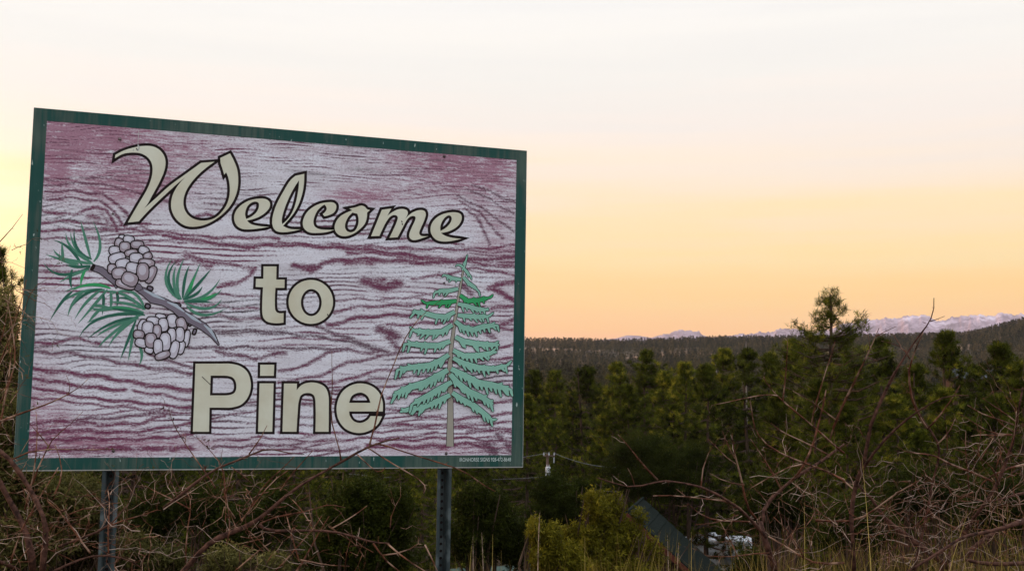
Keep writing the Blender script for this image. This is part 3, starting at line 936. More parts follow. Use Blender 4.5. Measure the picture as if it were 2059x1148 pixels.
# printed wood grain face: a fine grid that carries the drawing of the grain
VEINS = [  # (width px, strength, purple 1 .. grey 0, points in photo pixels)
    (4, .9, .8, [(92, 385), (150, 383), (205, 392), (238, 412), (268, 445), (300, 462)]),
    (4, .9, .8, [(90, 402), (150, 397), (200, 404), (230, 425), (250, 455)]),
    (5, .9, 1, [(88, 425), (120, 432), (150, 432), (172, 420), (190, 416), (215, 424), (232, 450), (236, 462)]),
    (11, .8, 1, [(182, 436), (196, 440)]), (6, .7, 1, [(205, 430), (218, 446)]),
    (4, .8, .6, [(88, 372), (170, 368), (250, 380), (300, 396)]),
    (3, .7, .4, [(88, 360), (200, 358), (330, 372)]),
    (5, .9, 1, [(84, 447), (150, 446), (210, 452), (300, 450)]),
    (5, .9, 1, [(84, 463), (160, 464), (240, 459), (360, 472), (470, 478), (560, 480)]),
    (4, .8, .9, [(84, 478), (200, 482), (330, 486), (480, 492), (640, 490), (780, 500), (900, 503), (1034, 508)]),
    (6, 1., 1, [(330, 476), (400, 484), (500, 497), (600, 492), (760, 505), (840, 514)]),
    (7, .8, .7, [(445, 488), (480, 496)]),
    (4, .9, 1, [(560, 487), (680, 494), (800, 497), (900, 503), (1034, 495)]),
    (6, .9, 1, [(700, 508), (780, 511), (860, 516)]),
    (7, 1., .9, [(590, 535), (625, 545), (650, 528), (690, 522), (740, 524), (800, 525), (880, 528), (940, 524), (1034, 516)]),
    (9, 1., .8, [(610, 540), (640, 536)]), (8, .9, 1, [(695, 525), (745, 530)]),
    (5, .9, 1, [(800, 516), (900, 522), (960, 530), (1034, 534)]),
    (6, .9, .9, [(300, 528), (380, 520), (440, 530), (500, 536), (512, 541)]),
    (6, .9, 1, [(440, 578), (480, 568), (505, 552), (512, 538)]),
    (10, .8, 1, [(372, 512), (400, 528), (420, 535)]),
    (4, .8, .8, [(430, 590), (520, 598), (560, 600)]), (4, .8, .8, [(80, 545), (130, 548), (200, 540), (300, 548)]),
    (5, .8, 1, [(330, 610), (420, 612), (520, 622)]), (6, .8, .8, [(430, 632), (480, 640), (525, 640)]),
    (13, 1., .9, [(735, 566), (775, 578), (800, 572)]), (8, .9, .9, [(730, 562), (770, 562)]),
    (4, .8, .8, [(675, 605), (720, 602), (800, 600), (880, 592)]),
    (5, .9, .9, [(672, 626), (730, 617), (800, 613), (860, 612)]),
    (6, 1., .9, [(660, 652), (720, 640), (800, 632), (850, 632)]),
    (7, .9, .4, [(630, 655), (660, 665), (700, 680), (745, 697), (780, 710)]),
    (5, .9, .3, [(420, 670), (470, 664), (530, 664), (600, 674), (670, 682), (740, 692)]),
    (6, .8, .3, [(440, 672), (520, 666), (570, 672)]),
    (5, .9, .4, [(370, 696), (460, 700), (560, 698), (640, 702), (700, 702)]),
    (6, .9, .7, [(435, 705), (470, 714), (510, 722), (560, 710), (575, 708)]),
    (5, .9, .8, [(560, 748), (620, 732), (660, 708), (700, 704), (760, 708)]),
    (5, .9, .8, [(560, 770), (640, 755), (700, 730), (780, 712), (820, 705)]),
    (5, .9, 1, [(600, 778), (680, 768), (760, 745), (840, 735), (1030, 720)]),
    (13, 1., .7, [(765, 664), (795, 676)]), (8, .9, .7, [(780, 680), (800, 700)]),
    (5, .9, 1, [(830, 560), (900, 550), (960, 540), (1034, 552)]), (8, 1., 1, [(985, 580), (1034, 566)]), (8, 1., 1, [(990, 582), (1034, 604)]),
    (9, .9, .7, [(930, 575), (945, 590)]), (6, .9, 1, [(990, 620), (1034, 615)]), (9, .9, .7, [(975, 665), (990, 680)]),
    (6, .9, 1, [(1000, 655), (1034, 640)]), (5, .9, 1, [(990, 705), (1034, 690)]), (5, .9, 1, [(780, 655), (830, 650), (900, 648), (1034, 660)]),
    (6, .9, 1, [(68, 690), (110, 690), (160, 680), (200, 690)]), (6, .9, .7, [(66, 706), (150, 712), (250, 730), (330, 742), (384, 752)]),
    (5, .9, .6, [(300, 712), (340, 728), (384, 738)]),
    (7, 1., 1, [(64, 742), (140, 748), (200, 758), (270, 770), (330, 776), (384, 785)]),
    (6, 1., 1, [(64, 762), (120, 768), (200, 780), (250, 786)]), (5, .9, 1, [(270, 788), (330, 794), (384, 804)]),
    (5, 1., 1, [(64, 780), (160, 796), (240, 806), (310, 814), (384, 818)]),
    (4, .9, 1, [(64, 800), (140, 808), (220, 815), (290, 824), (384, 830)]),
    (6, .9, .6, [(150, 845), (230, 840), (290, 832), (340, 832)]),
    (6, .9, 1, [(62, 850), (130, 846), (200, 854), (280, 850), (330, 838)]),
    (5, 1., 1, [(60, 870), (130, 864), (220, 870), (300, 864), (384, 852)]),
    (5, 1., 1, [(60, 884), (150, 882), (230, 884), (320, 880), (384, 876)]),
    (8, .9, 1, [(58, 902), (150, 904), (260, 902), (330, 900), (384, 902)]),
    (4, .9, .8, [(384, 820), (460, 812), (515, 806)]), (4, .9, .8, [(384, 842), (460, 836), (515, 826)]),
    (4, .9, .9, [(430, 885), (520, 880), (600, 886), (700, 884), (800, 878), (880, 872)]),
    (5, .9, .7, [(430, 900), (500, 894), (560, 896), (640, 905), (720, 902)]),
    (4, .9, 1, [(560, 868), (640, 872), (780, 866), (900, 856), (1028, 850)]),
    (4, .9, .7, [(560, 795), (620, 790), (680, 785), (740, 765), (800, 758), (860, 755)]),
    (4, .9, .8, [(555, 815), (640, 812), (680, 808), (760, 780), (830, 770)]),
    (4, .8, .7, [(555, 840), (620, 838), (680, 830)]), (4, .8, .7, [(500, 850), (560, 856), (640, 852), (690, 850)]),
    (5, .9, 1, [(780, 800), (840, 790), (900, 780), (1030, 775)]), (5, .9, 1, [(780, 822), (850, 838), (920, 842), (1028, 832)]),
    (5, .9, 1, [(760, 850), (840, 856), (920, 858), (1028, 866)]), (4, 1., 1, [(760, 884), (860, 882), (940, 880), (1028, 888)]),
    (6, 1., 1, [(740, 898), (820, 896), (880, 898), (940, 892), (975, 897)]), (15, 1., .4, [(978, 892), (992, 905)]),
    (9, .9, .5, [(1000, 875), (1020, 892), (1028, 905)]), (5, .9, .8, [(940, 868), (1000, 862), (1028, 872)]),
    (5, .9, .8, [(1000, 735), (1030, 728)]), (5, .9, 1, [(880, 800), (960, 812), (1028, 806)]),
    (5, .9, .7, [(760, 455), (800, 440), (840, 445), (870, 456)]), (4, .9, .9, [(690, 468), (760, 470), (800, 480), (930, 490)]),
    (4, .8, .5, [(920, 395), (960, 415), (1000, 440), (1032, 468)]), (4, .8, .5, [(940, 380), (985, 400), (1034, 430)]),
    (4, .8, .7, [(935, 420), (960, 440), (985, 490)]), (4, .8, .7, [(925, 405), (965, 430), (1010, 480)]), (4, .8, .5, [(950, 370), (1034, 405)]),
    (6, .9, .9, [(395, 436), (415, 432), (440, 438)]), (5, .8, .8, [(325, 400), (350, 412), (345, 420)]),
]


def vein_field(PX, PY):
    a = np.zeros_like(PX); pc = np.zeros_like(PX); wsum = np.full_like(PX, 1e-4)
    wob = 1.6 * np.sin(PX * .09 + PY * .02) + 1.3 * np.sin(PX * .037 - PY * .05)
    for w, st, pur, pts in VEINS:
        xs = [p[0] for p in pts]; ys = [p[1] for p in pts]
        x0, x1, y0, y1 = min(xs) - 5 * w, max(xs) + 5 * w, min(ys) - 5 * w, max(ys) + 5 * w
        idx = np.where((PX > x0) & (PX < x1) & (PY > y0) & (PY < y1))
        if not len(idx[0]): continue
        X = PX[idx]; Y = PY[idx] + wob[idx]
        dm = np.full(X.shape, 1e9)
        for (ax, ay), (bx, by) in zip(pts[:-1], pts[1:]):
            L2 = (bx - ax) ** 2 + (by - ay) ** 2
            t_ = np.clip(((X - ax) * (bx - ax) + (Y - ay) * (by - ay)) / L2, 0, 1)
            dx, dy = X - (ax + t_ * (bx - ax)), Y - (ay + t_ * (by - ay))
            dd = np.hypot(dx * .7, dy)
            dm = np.minimum(dm, dd)
        g_ = st * np.exp(-(dm / (w * 1.02)) ** 2)
        a[idx] = np.maximum(a[idx], g_)
        pc[idx] += g_ * pur; wsum[idx] += g_
    return a, (pc + 1e-4 * .8) / wsum


def make_print():
    nx, ny = 560, 380
    U_, V_ = np.meshgrid(np.linspace(0, 1, nx), np.linspace(0, 1, ny))
    top = i1[None, None] * (1 - U_[..., None]) + i2[None, None] * U_[..., None]
    bot = i4[None, None] * (1 - U_[..., None]) + i3[None, None] * U_[..., None]
    P = top * (1 - V_[..., None]) + bot * V_[..., None]
    # back to photo pixels (only to look the drawn grain up)
    Wd = TLp + P[..., :1] * SR + P[..., 2:] * SZ - EYE
    cc = Wd @ M
    PX = cc[..., 0] / cc[..., 2] * F + W / 2; PY = cc[..., 1] / cc[..., 2] * F + H / 2
    a, pur = vein_field(PX, PY)
    # fields of stain: purple clouds at the top and bottom
    def blob(cx, cy, rx, ry): return np.exp(-((PX - cx) / rx) ** 2 - ((PY - cy) / ry) ** 2)
    st = (blob(130, 270, 110, 45) + blob(270, 380, 110, 35) + blob(230, 290, 120, 30) * .7 + blob(720, 395, 75, 18) + blob(960, 345, 90, 38) + blob(110, 330, 40, 60)
          + blob(900, 310, 120, 22) * .7 + blob(130, 880, 160, 40) * .75 + blob(1000, 440, 60, 50) * .5 + blob(420, 300, 90, 25) * .35
          + blob(80, 820, 70, 80) * .6 + blob(160, 255, 170, 26) * .8 + blob(330, 330, 150, 60) * .4 + blob(850, 330, 220, 50) * .45 + blob(550, 895, 500, 22) * .35 + blob(90, 600, 40, 200) * .3 + blob(1010, 620, 40, 200) * .3 + blob(200, 350, 200, 60) * .35 + blob(880, 380, 160, 50) * .35 + blob(250, 900, 200, 24) * .5 + blob(900, 905, 130, 14) * .7 + blob(1000, 500, 60, 16) * .5 + blob(600, 300, 140, 18) * .25 + blob(880, 520, 140, 16) * .3)
    fine = sstep(440, 330, PY) + .35 * sstep(800, 900, PY)
    # thin growth lines between the drawn ones: level lines of a slowly bending field, broken up along their length
    qq = np.random.default_rng(4)
    def wav(sx, sy, n=6):
        o_ = np.zeros_like(PX)
        for _ in range(n): o_ += np.sin(PX / sx * qq.uniform(.5, 1.8) + PY / sy * qq.uniform(.5, 1.8) * qq.choice([-1, 1]) + qq.uniform(0, 6.3))
        return o_ / math.sqrt(n)
    tilt = (PX - 550) / 1000 * (PY - 560) * .10
    bend = 5.5 * wav(120, 70) + 2.2 * wav(45, 30) + .9 * wav(18, 14)
    knot = 26 * np.exp(-((PX - 190) / 75) ** 2 - ((PY - 440) / 50) ** 2) * np.sign(PY - 440) * -1
    ph = (PY + tilt + bend + knot)
    sp = np.where(PY < 420, 7.0, 10.5)
    l1 = np.abs(((ph / 10.5) % 1) - .5) * 2
    l2 = np.abs(((ph / 6.3 + .8 * wav(200, 60)) % 1) - .5) * 2
    amp1 = np.clip(.58 + .38 * wav(90, 22), 0, 1); amp2 = np.clip(.45 + .5 * wav(40, 6), 0, 1)
    lo = sstep(330, 470, PY)
    lines = np.exp(-(l1 / .46) ** 2) * amp1 * 1.12 * (.25 + .75 * lo) + np.exp(-(l2 / .30) ** 2) * amp2 * 1.25 * (1 - lo * .85)
    near_v = np.clip(a, 0, 1)
    pur = np.where(lines > a, np.clip(.72 + .4 * wav(150, 60), 0, 1), pur)
    a = np.maximum(a, lines * (1 - .5 * near_v))
    v = np.stack([P[..., 0] + OFF[0], np.full(PX.shape, -.0012), P[..., 2] + OFF[2]], -1).reshape(-1, 3)
    ii = np.arange((ny - 1) * nx).reshape(ny - 1, nx)[:, :-1].ravel()
    f = np.stack([ii, ii + nx, ii + nx + 1, ii + 1], 1)
    me = mesh_tri(v, f, {'vein': a.ravel(), 'purple': pur.ravel(), 'stain': st.ravel(), 'fine': fine.ravel()})

    def b_(tr, out):
        p = pbr(tr, out, .55, 0, .10)
        A = lambda n_: N(tr, 'ShaderNodeAttribute', attribute_name=n_).outputs['Fac']
        tcn = N(tr, 'ShaderNodeTexCoord')
        def noise(scale, det, stretch, rough=.6):
            m_ = N(tr, 'ShaderNodeMapping'); m_.inputs['Scale'].default_value = stretch
            tr.links.new(tcn.outputs['Object'], m_.inputs[0])
            n_ = N(tr, 'ShaderNodeTexNoise', inp={'Scale': scale, 'Detail': det, 'Roughness': rough})
            tr.links.new(m_.outputs[0], n_.inputs['Vector'])
            return n_.outputs['Fac']
        speck = noise(105, 3, (.8, 1, 1.5), .75)
        streak = noise(26, 5, (.45, 1, 3.2), .65)
        broad = noise(6, 4, (.5, 1, 2.2), .6)
        fineg = noise(11, 6, (.16, 1, 3.0), .72)
        sub = lambda x, c, k: math_n(tr, 'MULTIPLY', math_n(tr, 'SUBTRACT', x, c), k)
        add = lambda *x: x[0] if len(x) == 1 else math_n(tr, 'ADD', x[0], add(*x[1:]))
        # strength of dark grain
        g1 = add(A('vein'), sub(speck, .5, 1.5), sub(streak, .5, 1.3))
        fg = math_n(tr, 'MULTIPLY', add(sub(fineg, .50, 5.0), sub(speck, .5, 1.6)), A('fine'))
        stn = math_n(tr, 'MULTIPLY', A('stain'), add(.45, sub(streak, .45, 3.0), sub(speck, .5, 1.0)) if False else math_n(tr, 'ADD', math_n(tr, 'ADD', sub(streak, .45, 3.2), sub(speck, .5, 1.2)), .5))
        dark = N(tr, 'ShaderNodeMapRange', inp={'From Min': .20, 'From Max': 1.05}); dark.interpolation_type = 'SMOOTHSTEP'
        tr.links.new(g1, dark.inputs[0])
        thin = N(tr, 'ShaderNodeMapRange', inp={'From Min': .15, 'From Max': 1.0, 'To Max': .75}); tr.links.new(fg, thin.inputs[0])
        stm = N(tr, 'ShaderNodeMapRange', inp={'From Min': .06, 'From Max': .8, 'To Max': .74}); tr.links.new(stn, stm.inputs[0])
        # ground colour
        gb = ramp(tr, [(.35, C(.58, .58, .62)), (.52, C(.74, .76, .82)), (.66, C(.76, .82, .89))])
        tr.links.new(add(sub(broad, 0, .7), sub(speck, 0, .3)), gb.inputs[0])
        # speckle dirt
        spd = N(tr, 'ShaderNodeMapRange', inp={'From Min': .48, 'From Max': .70, 'To Max': .6}); tr.links.new(speck, spd.inputs[0])
        def mixc(fac, a_, b_c):
            mm = N(tr, 'ShaderNodeMix', data_type='RGBA')
            tr.links.new(fac, mm.inputs[0]); tr.links.new(a_, mm.inputs[6])
            if isinstance(b_c, tuple): mm.inputs[7].default_value = b_c
            else: tr.links.new(b_c, mm.inputs[7])
            return mm.outputs[2]
        c_ = mixc(spd.outputs[0], gb.outputs[0], C(.30, .25, .30))
        c_ = mixc(stm.outputs[0], c_, C(.28, .055, .125))
        vc = mixc(A('purple'), ramp_const(tr, C(.085, .07, .085)), C(.16, .042, .088))
        fc = ramp(tr, [(.42, C(.10, .08, .09)), (.55, C(.20, .06, .11))]); tr.links.new(broad, fc.inputs[0])
        c_ = mixc(thin.outputs[0], c_, fc.outputs[0])
        c_ = mixc(dark.outputs[0], c_, vc)
        tr.links.new(c_, p.inputs['Base Color'])
    def ramp_const(tr, c):
        n_ = N(tr, 'ShaderNodeRGB'); n_.outputs[0].default_value = c
        return n_.outputs[0]
    link('wood_grain_print', me, mat('printed_wood_grain', b_), sign)


make_print()


# ---- lettering and drawings: flat vinyl shapes, traced
def smooth(pts, n=5):
    """closed contour; points are (x,y) smooth or (x,y,1) corners"""
    out = []
    m = len(pts)
    P = [np.array(p[:2], float) for p in pts]
    cr = [len(p) > 2 for p in pts]
    for i in range(m):
        a, b = P[i], P[(i + 1) % m]
        L_ = np.linalg.norm(b - a)
        ta = np.zeros(2) if cr[i] else (b - P[i - 1]) / max(np.linalg.norm(b - P[i - 1]), 1e-6) * L_
        tb = np.zeros(2) if cr[(i + 1) % m] else (P[(i + 2) % m] - a) / max(np.linalg.norm(P[(i + 2) % m] - a), 1e-6) * L_
        if cr[i] and cr[(i + 1) % m]:
            out.append(tuple(a)); continue
        if cr[i]: ta = (b - a) * 1.5 - tb * .5
        if cr[(i + 1) % m]: tb = (b - a) * 1.5 - ta * .5
        for k in range(n):
            s = k / n
            h = (2 * s ** 3 - 3 * s ** 2 + 1) * a + (s ** 3 - 2 * s ** 2 + s) * ta + (-2 * s ** 3 + 3 * s ** 2) * b + (s ** 3 - s ** 2) * tb
            out.append(tuple(h))
    return out


def fill(g, contours, dep):
    vl = [[Vector((x, y, 0)) for x, y in c] for c in contours]
    flat = [p for c in contours for p in c]
    tris = tessellate_polygon(vl)
    v = [S2(x, y, dep) for x, y in flat]
    g.add(v, [tuple(t_) for t_ in tris])


def ribbon(g, c, w, dep, closed=True):
    """constant width band centred on the contour, mitred"""
    P = [np.array(p) for p in c]
    Q = [P[0]]
    for p in P[1:]:
        if np.linalg.norm(p - Q[-1]) > .15: Q.append(p)
    if closed and np.linalg.norm(Q[0] - Q[-1]) < .15: Q.pop()
    P = Q; n = len(P)
    lft, rgt = [], []
    for i in range(n):
        a = P[i - 1] if (closed or i) else P[i] * 2 - P[1]
        b = P[(i + 1) % n] if (closed or i < n - 1) else P[i] * 2 - P[i - 1]
        d1 = (P[i] - a) / np.linalg.norm(P[i] - a); d2 = (b - P[i]) / np.linalg.norm(b - P[i])
        n1 = np.array([-d1[1], d1[0]]); n2 = np.array([-d2[1], d2[0]])
        mv = n1 + n2; l = np.linalg.norm(mv)
        if l < 1e-3: mv = n1; sc = 1.0
        else: mv = mv / l; sc = min(1 / max(mv.dot(n1), .1), 3.2)
        lft.append(P[i] + mv * w * sc); rgt.append(P[i] - mv * w * sc)
    v = [S2(p[0], p[1], dep) for p in lft + rgt]
    f = []
    for i in range(n if closed else n - 1):
        j = (i + 1) % n
        f.append((i, j, j + n, i + n))
    g.add(v, f)


def z_(ox, oy, s, pts): return [(ox + p[0] / s, oy + p[1] / s) + tuple(p[2:]) for p in pts]


MAT['ink'] = noisy('black_brown_vinyl', C(.013, .009, .009), C(.024, .016, .016), 8, .5)
MAT['cream'] = noisy('cream_vinyl_lettering', C(.57, .56, .42), C(.68, .71, .58), 3.5, .5, lo=.35, hi=.65, detail=9.0)


def letter(name, contours, w=2.7, base=.0016, parent=sign):
    cs = [smooth(c) for c in contours]
    g = Geo()
    fill(g, cs, base + .0010)
    o = link(name, g.mesh(), MAT['cream'], parent)
    b = Geo()
    for c in cs: ribbon(b, c, w * 2, base)
    link('letter_outline', b.mesh(), MAT['ink'], o)
    return o


A_ = lambda p: z_(200, 270, 4.9925, p)
B_ = lambda p: z_(560, 330, 4.9925, p)
F_ = lambda p: z_(360, 510, 3.0209, p)
letter('letter_w', [A_([(155, 245, 1), (160, 210, 1), (240, 168), (320, 142), (390, 126), (460, 119), (530, 124), (590, 150), (635, 195), (658, 245), (663, 300), (650, 370), (620, 445), (575, 535), (530, 615), (490, 690), (450, 745, 1),
     (560, 648), (700, 522), (860, 405), (1020, 290, 1), (1155, 278, 1), (1070, 340), (990, 410), (920, 490), (870, 570), (845, 650), (845, 720), (866, 780), (908, 828), (965, 857), (1035, 868), (1100, 862), (1160, 840), (1212, 798), (1262, 735), (1295, 660), (1308, 580), (1305, 500), (1290, 430), (1271, 385, 1), (1252, 408, 1), (1235, 350), (1217, 295), (1213, 240, 1), (1310, 195, 1),
     (1350, 270), (1380, 350), (1392, 430), (1390, 520), (1370, 610), (1332, 690), (1280, 760), (1205, 828), (1120, 882), (1030, 918), (935, 930), (860, 918), (795, 878), (748, 820), (722, 750), (720, 680), (738, 605), (775, 535), (820, 475), (866, 431, 1),
     (800, 482), (700, 572), (560, 702), (470, 792), (395, 875, 1), (285, 887, 1), (340, 790), (405, 680), (470, 570), (510, 480), (530, 400), (532, 330), (516, 275), (480, 230), (430, 200), (380, 188), (300, 188), (230, 203)])])
letter('letter_e', [A_([(1700, 930, 1), (1600, 947), (1500, 956), (1430, 950), (1380, 920), (1355, 870), (1355, 810), (1385, 750), (1440, 700), (1510, 665), (1600, 648), (1665, 652), (1702, 675), (1712, 712), (1695, 755), (1650, 800), (1580, 840), (1482, 868, 1), (1520, 902), (1600, 922)]),
                    A_([(1472, 852, 1), (1462, 800), (1477, 740), (1512, 697), (1560, 678), (1595, 690), (1600, 728), (1580, 778), (1530, 825)])])
letter('letter_l', [B_([(170, 120, 1), (258, 100, 1), (256, 180), (246, 260), (226, 340), (195, 420), (152, 495), (105, 555), (45, 620, 1), (85, 642), (140, 655), (220, 656, 1), (140, 675), (53, 685), (-17, 675), (-52, 640), (-64, 580), (-52, 500), (-17, 400), (50, 275), (115, 170)]),
                    B_([(205, 165, 1), (150, 250), (90, 370), (47, 490), (33, 560), (37, 605, 1), (95, 550), (140, 480), (170, 400), (192, 300), (202, 230)])])
letter('letter_c', [B_([(560, 660, 1), (480, 684), (390, 692), (310, 686), (260, 652), (243, 600), (255, 540), (290, 480), (350, 430), (420, 398), (500, 385), (550, 388), (577, 412), (577, 450), (556, 487), (515, 510), (461, 525, 1), (443, 503, 1), (470, 478), (483, 445), (462, 408, 1), (425, 432), (388, 472), (362, 525), (350, 580), (362, 625), (400, 650), (460, 660)])])
letter('letter_o', [B_([(710, 448, 1), (770, 436), (830, 418), (865, 430), (890, 455), (917, 462, 1), (888, 490, 1), (885, 540), (865, 600), (820, 650), (760, 695), (690, 722), (630, 722), (585, 695), (563, 645), (575, 585), (615, 530), (670, 495), (740, 465, 1)]),
                    B_([(742, 488, 1), (700, 532), (672, 590), (668, 640), (690, 675), (730, 685), (770, 665), (798, 610), (803, 550), (790, 500, 1)])])
letter('letter_m', [B_([(1037, 460, 1), (1133, 447, 1), (1090, 522, 1), (1135, 488), (1195, 458), (1250, 452), (1290, 468), (1296, 502), (1272, 548, 1), (1318, 505), (1370, 475), (1425, 463), (1465, 473), (1477, 510), (1460, 570), (1425, 650), (1412, 697), (1435, 722), (1505, 722, 1), (1440, 745), (1380, 762), (1338, 760), (1314, 735), (1315, 695), (1338, 635), (1368, 570), (1374, 535), (1350, 522), (1312, 535), (1278, 578), (1240, 650), (1195, 735, 1), (1113, 740, 1), (1152, 660), (1190, 570), (1194, 528), (1160, 512), (1118, 532), (1078, 585), (1045, 650), (1012, 722, 1), (928, 725, 1), (980, 600)])])
letter('letter_e', [B_([(1835, 750, 1), (1750, 770), (1665, 778), (1592, 765), (1546, 725), (1525, 670), (1535, 605), (1575, 548), (1640, 507), (1720, 487), (1785, 487), (1828, 505), (1838, 545), (1822, 592), (1780, 638), (1710, 675), (1630, 692, 1), (1672, 720), (1740, 740)]),
                    B_([(1625, 672, 1), (1625, 620), (1650, 562), (1690, 522), (1723, 519), (1738, 547), (1725, 590), (1682, 638)])])
letter('letter_t', [F_([(513, 78, 1), (592, 78, 1), (590, 158, 1), (641, 158, 1), (640, 208, 1), (585, 208, 1), (583, 335), (598, 358), (635, 361, 1), (634, 419, 1), (580, 422), (535, 412), (512, 388), (505, 340), (510, 204, 1), (465, 202, 1), (467, 153, 1), (512, 153, 1)])], w=2.5)
el = lambda cx, cy, rx, ry, n_=20: [(cx + rx * math.cos(2 * math.pi * k / n_), cy + ry * math.sin(2 * math.pi * k / n_)) for k in range(n_)]
letter('letter_o', [F_(el(800, 293, 135, 133)), F_(el(803, 297, 63, 82))], w=2.5)
letter('letter_p', [F_([(100, 668, 1), (300, 667, 1), (370, 682), (417, 722), (436, 795), (422, 862), (382, 912), (325, 932), (270, 934, 1), (185, 934, 1), (182, 1080, 1), (84, 1080, 1)]),
                    F_([(192, 740, 1), (280, 740, 1), (330, 755), (348, 800), (335, 845), (280, 860, 1), (188, 860, 1)])], w=2.5)
letter('letter_i', [F_([(489, 787, 1), (574, 787, 1), (566, 1080, 1), (480, 1080, 1)])], w=2.5)
letter('letter_i_dot', [F_([(493, 674, 1), (578, 674, 1), (575, 741, 1), (492, 741, 1)])], w=2.5)
letter('letter_n', [F_([(637, 788, 1), (716, 788, 1), (714, 828, 1), (748, 795), (795, 782), (845, 787), (888, 812), (907, 862), (909, 930), (908, 1080, 1), (828, 1080, 1), (829, 920), (820, 862), (785, 845), (742, 858), (726, 900), (722, 940), (713, 1080, 1), (628, 1080, 1)])], w=2.5)
letter('letter_e', [F_([(1237, 957, 1), (1235, 895), (1212, 840), (1168, 803), (1105, 787), (1042, 800), (990, 840), (962, 900), (957, 960), (975, 1020), (1015, 1065), (1078, 1087), (1140, 1080), (1198, 1045), (1233, 987, 1), (1163, 985, 1), (1140, 1012), (1100, 1027), (1060, 1015), (1038, 985), (1033, 957, 1)]),
                    F_([(1033, 905, 1), (1048, 865), (1080, 846), (1112, 844), (1145, 865), (1162, 905, 1)])], w=2.5)

# small maker's line on the border
def fnt():
    cu = bpy.data.curves.new('text', 'FONT')
    cu.body = 'IRONHORSE SIGNS 928-472-8648'
    cu.size = 1.0
    ob = bpy.data.objects.new('text', cu)
    COL.objects.link(ob)
    bpy.context.view_layer.update()
    dg = bpy.context.evaluated_depsgraph_get()
    me = bpy.data.meshes.new_from_object(ob.evaluated_get(dg))
    bpy.data.objects.remove(ob)
    v = np.array([q.co[:] for q in me.vertices])
    x0, x1 = v[:, 0].min(), v[:, 0].max(); y0, y1 = v[:, 1].min(), v[:, 1].max()
    for q, p in zip(me.vertices, v):
        u = (p[0] - x0) / (x1 - x0); w_ = (p[1] - y0) / (y1 - y0)
        q.co = S2(924 + u * 103, 927.5 - .5 * u - w_ * 7.5, .0030)
    me.materials.clear()
    link('maker_lettering', me, MAT['pale'], sign)


MAT['pale'] = noisy('pale_mint_vinyl', C(.48, .60, .57), C(.56, .68, .64), 3, .5)
fnt()


# drawings ---------------------------------------------------------------
class Lay:
    """stacks flat shapes, each a hair above the one below"""
    def __init__(s, base, step=.00003): s.d, s.step, s.g = base, step, {}

    def geo(s, m): return s.g.setdefault(m, Geo())

    def poly(s, m, c):
        s.d += s.step
        fill(s.geo(m), [c], s.d)

    def flush(s, parent, names):
        for m, g in s.g.items():
            link(names.get(m, 'drawing'), g.mesh(), MAT[m], parent)


def flat(name, c, rough=.5):
    MAT[name] = noisy('vinyl_' + name, tuple(q * .92 for q in c[:3]) + (1,), tuple(min(1, q * 1.06) for q in c[:3]) + (1,), 5, rough)


flat('teal', C(.24, .50, .39)); flat('bright_green', C(.045, .36, .13)); flat('teal_dark', C(.035, .14, .095)); flat('teal_mid', C(.085, .25, .17))
flat('scale_pale', C(.66, .68, .76)); flat('scale_light', C(.53, .52, .59)); flat('scale_mid', C(.36, .31, .35))
flat('twig_grey', C(.19, .17, .21)); flat('twig_light', C(.42, .50, .56)); flat('trunk_tan', C(.34, .33, .27))


def stroke_outline(pts, ws, tipround=True):
    P = [np.array(p, float) for p in pts]
    n = len(P); lf, rt = [], []
    for i in range(n):
        d = P[min(i + 1, n - 1)] - P[max(i - 1, 0)]; d /= max(np.linalg.norm(d), 1e-6)
        nn = np.array([-d[1], d[0]])
        lf.append(tuple(P[i] + nn * ws[i])); rt.append(tuple(P[i] - nn * ws[i]))
    end = []
    if tipround:
        d = P[-1] - P[-2]; d /= np.linalg.norm(d)
        end = [tuple(P[-1] + d * ws[-1])]
    return lf + end + rt[::-1]


def bez(a, b, c, n=7):
    a, b, c = map(lambda p: np.array(p, float), (a, b, c))
    m = b * 2 - (a + c) / 2           # passes through b
    return [(1 - t_) ** 2 * a + 2 * t_ * (1 - t_) * m + t_ * t_ * c for t_ in np.linspace(0, 1, n)]


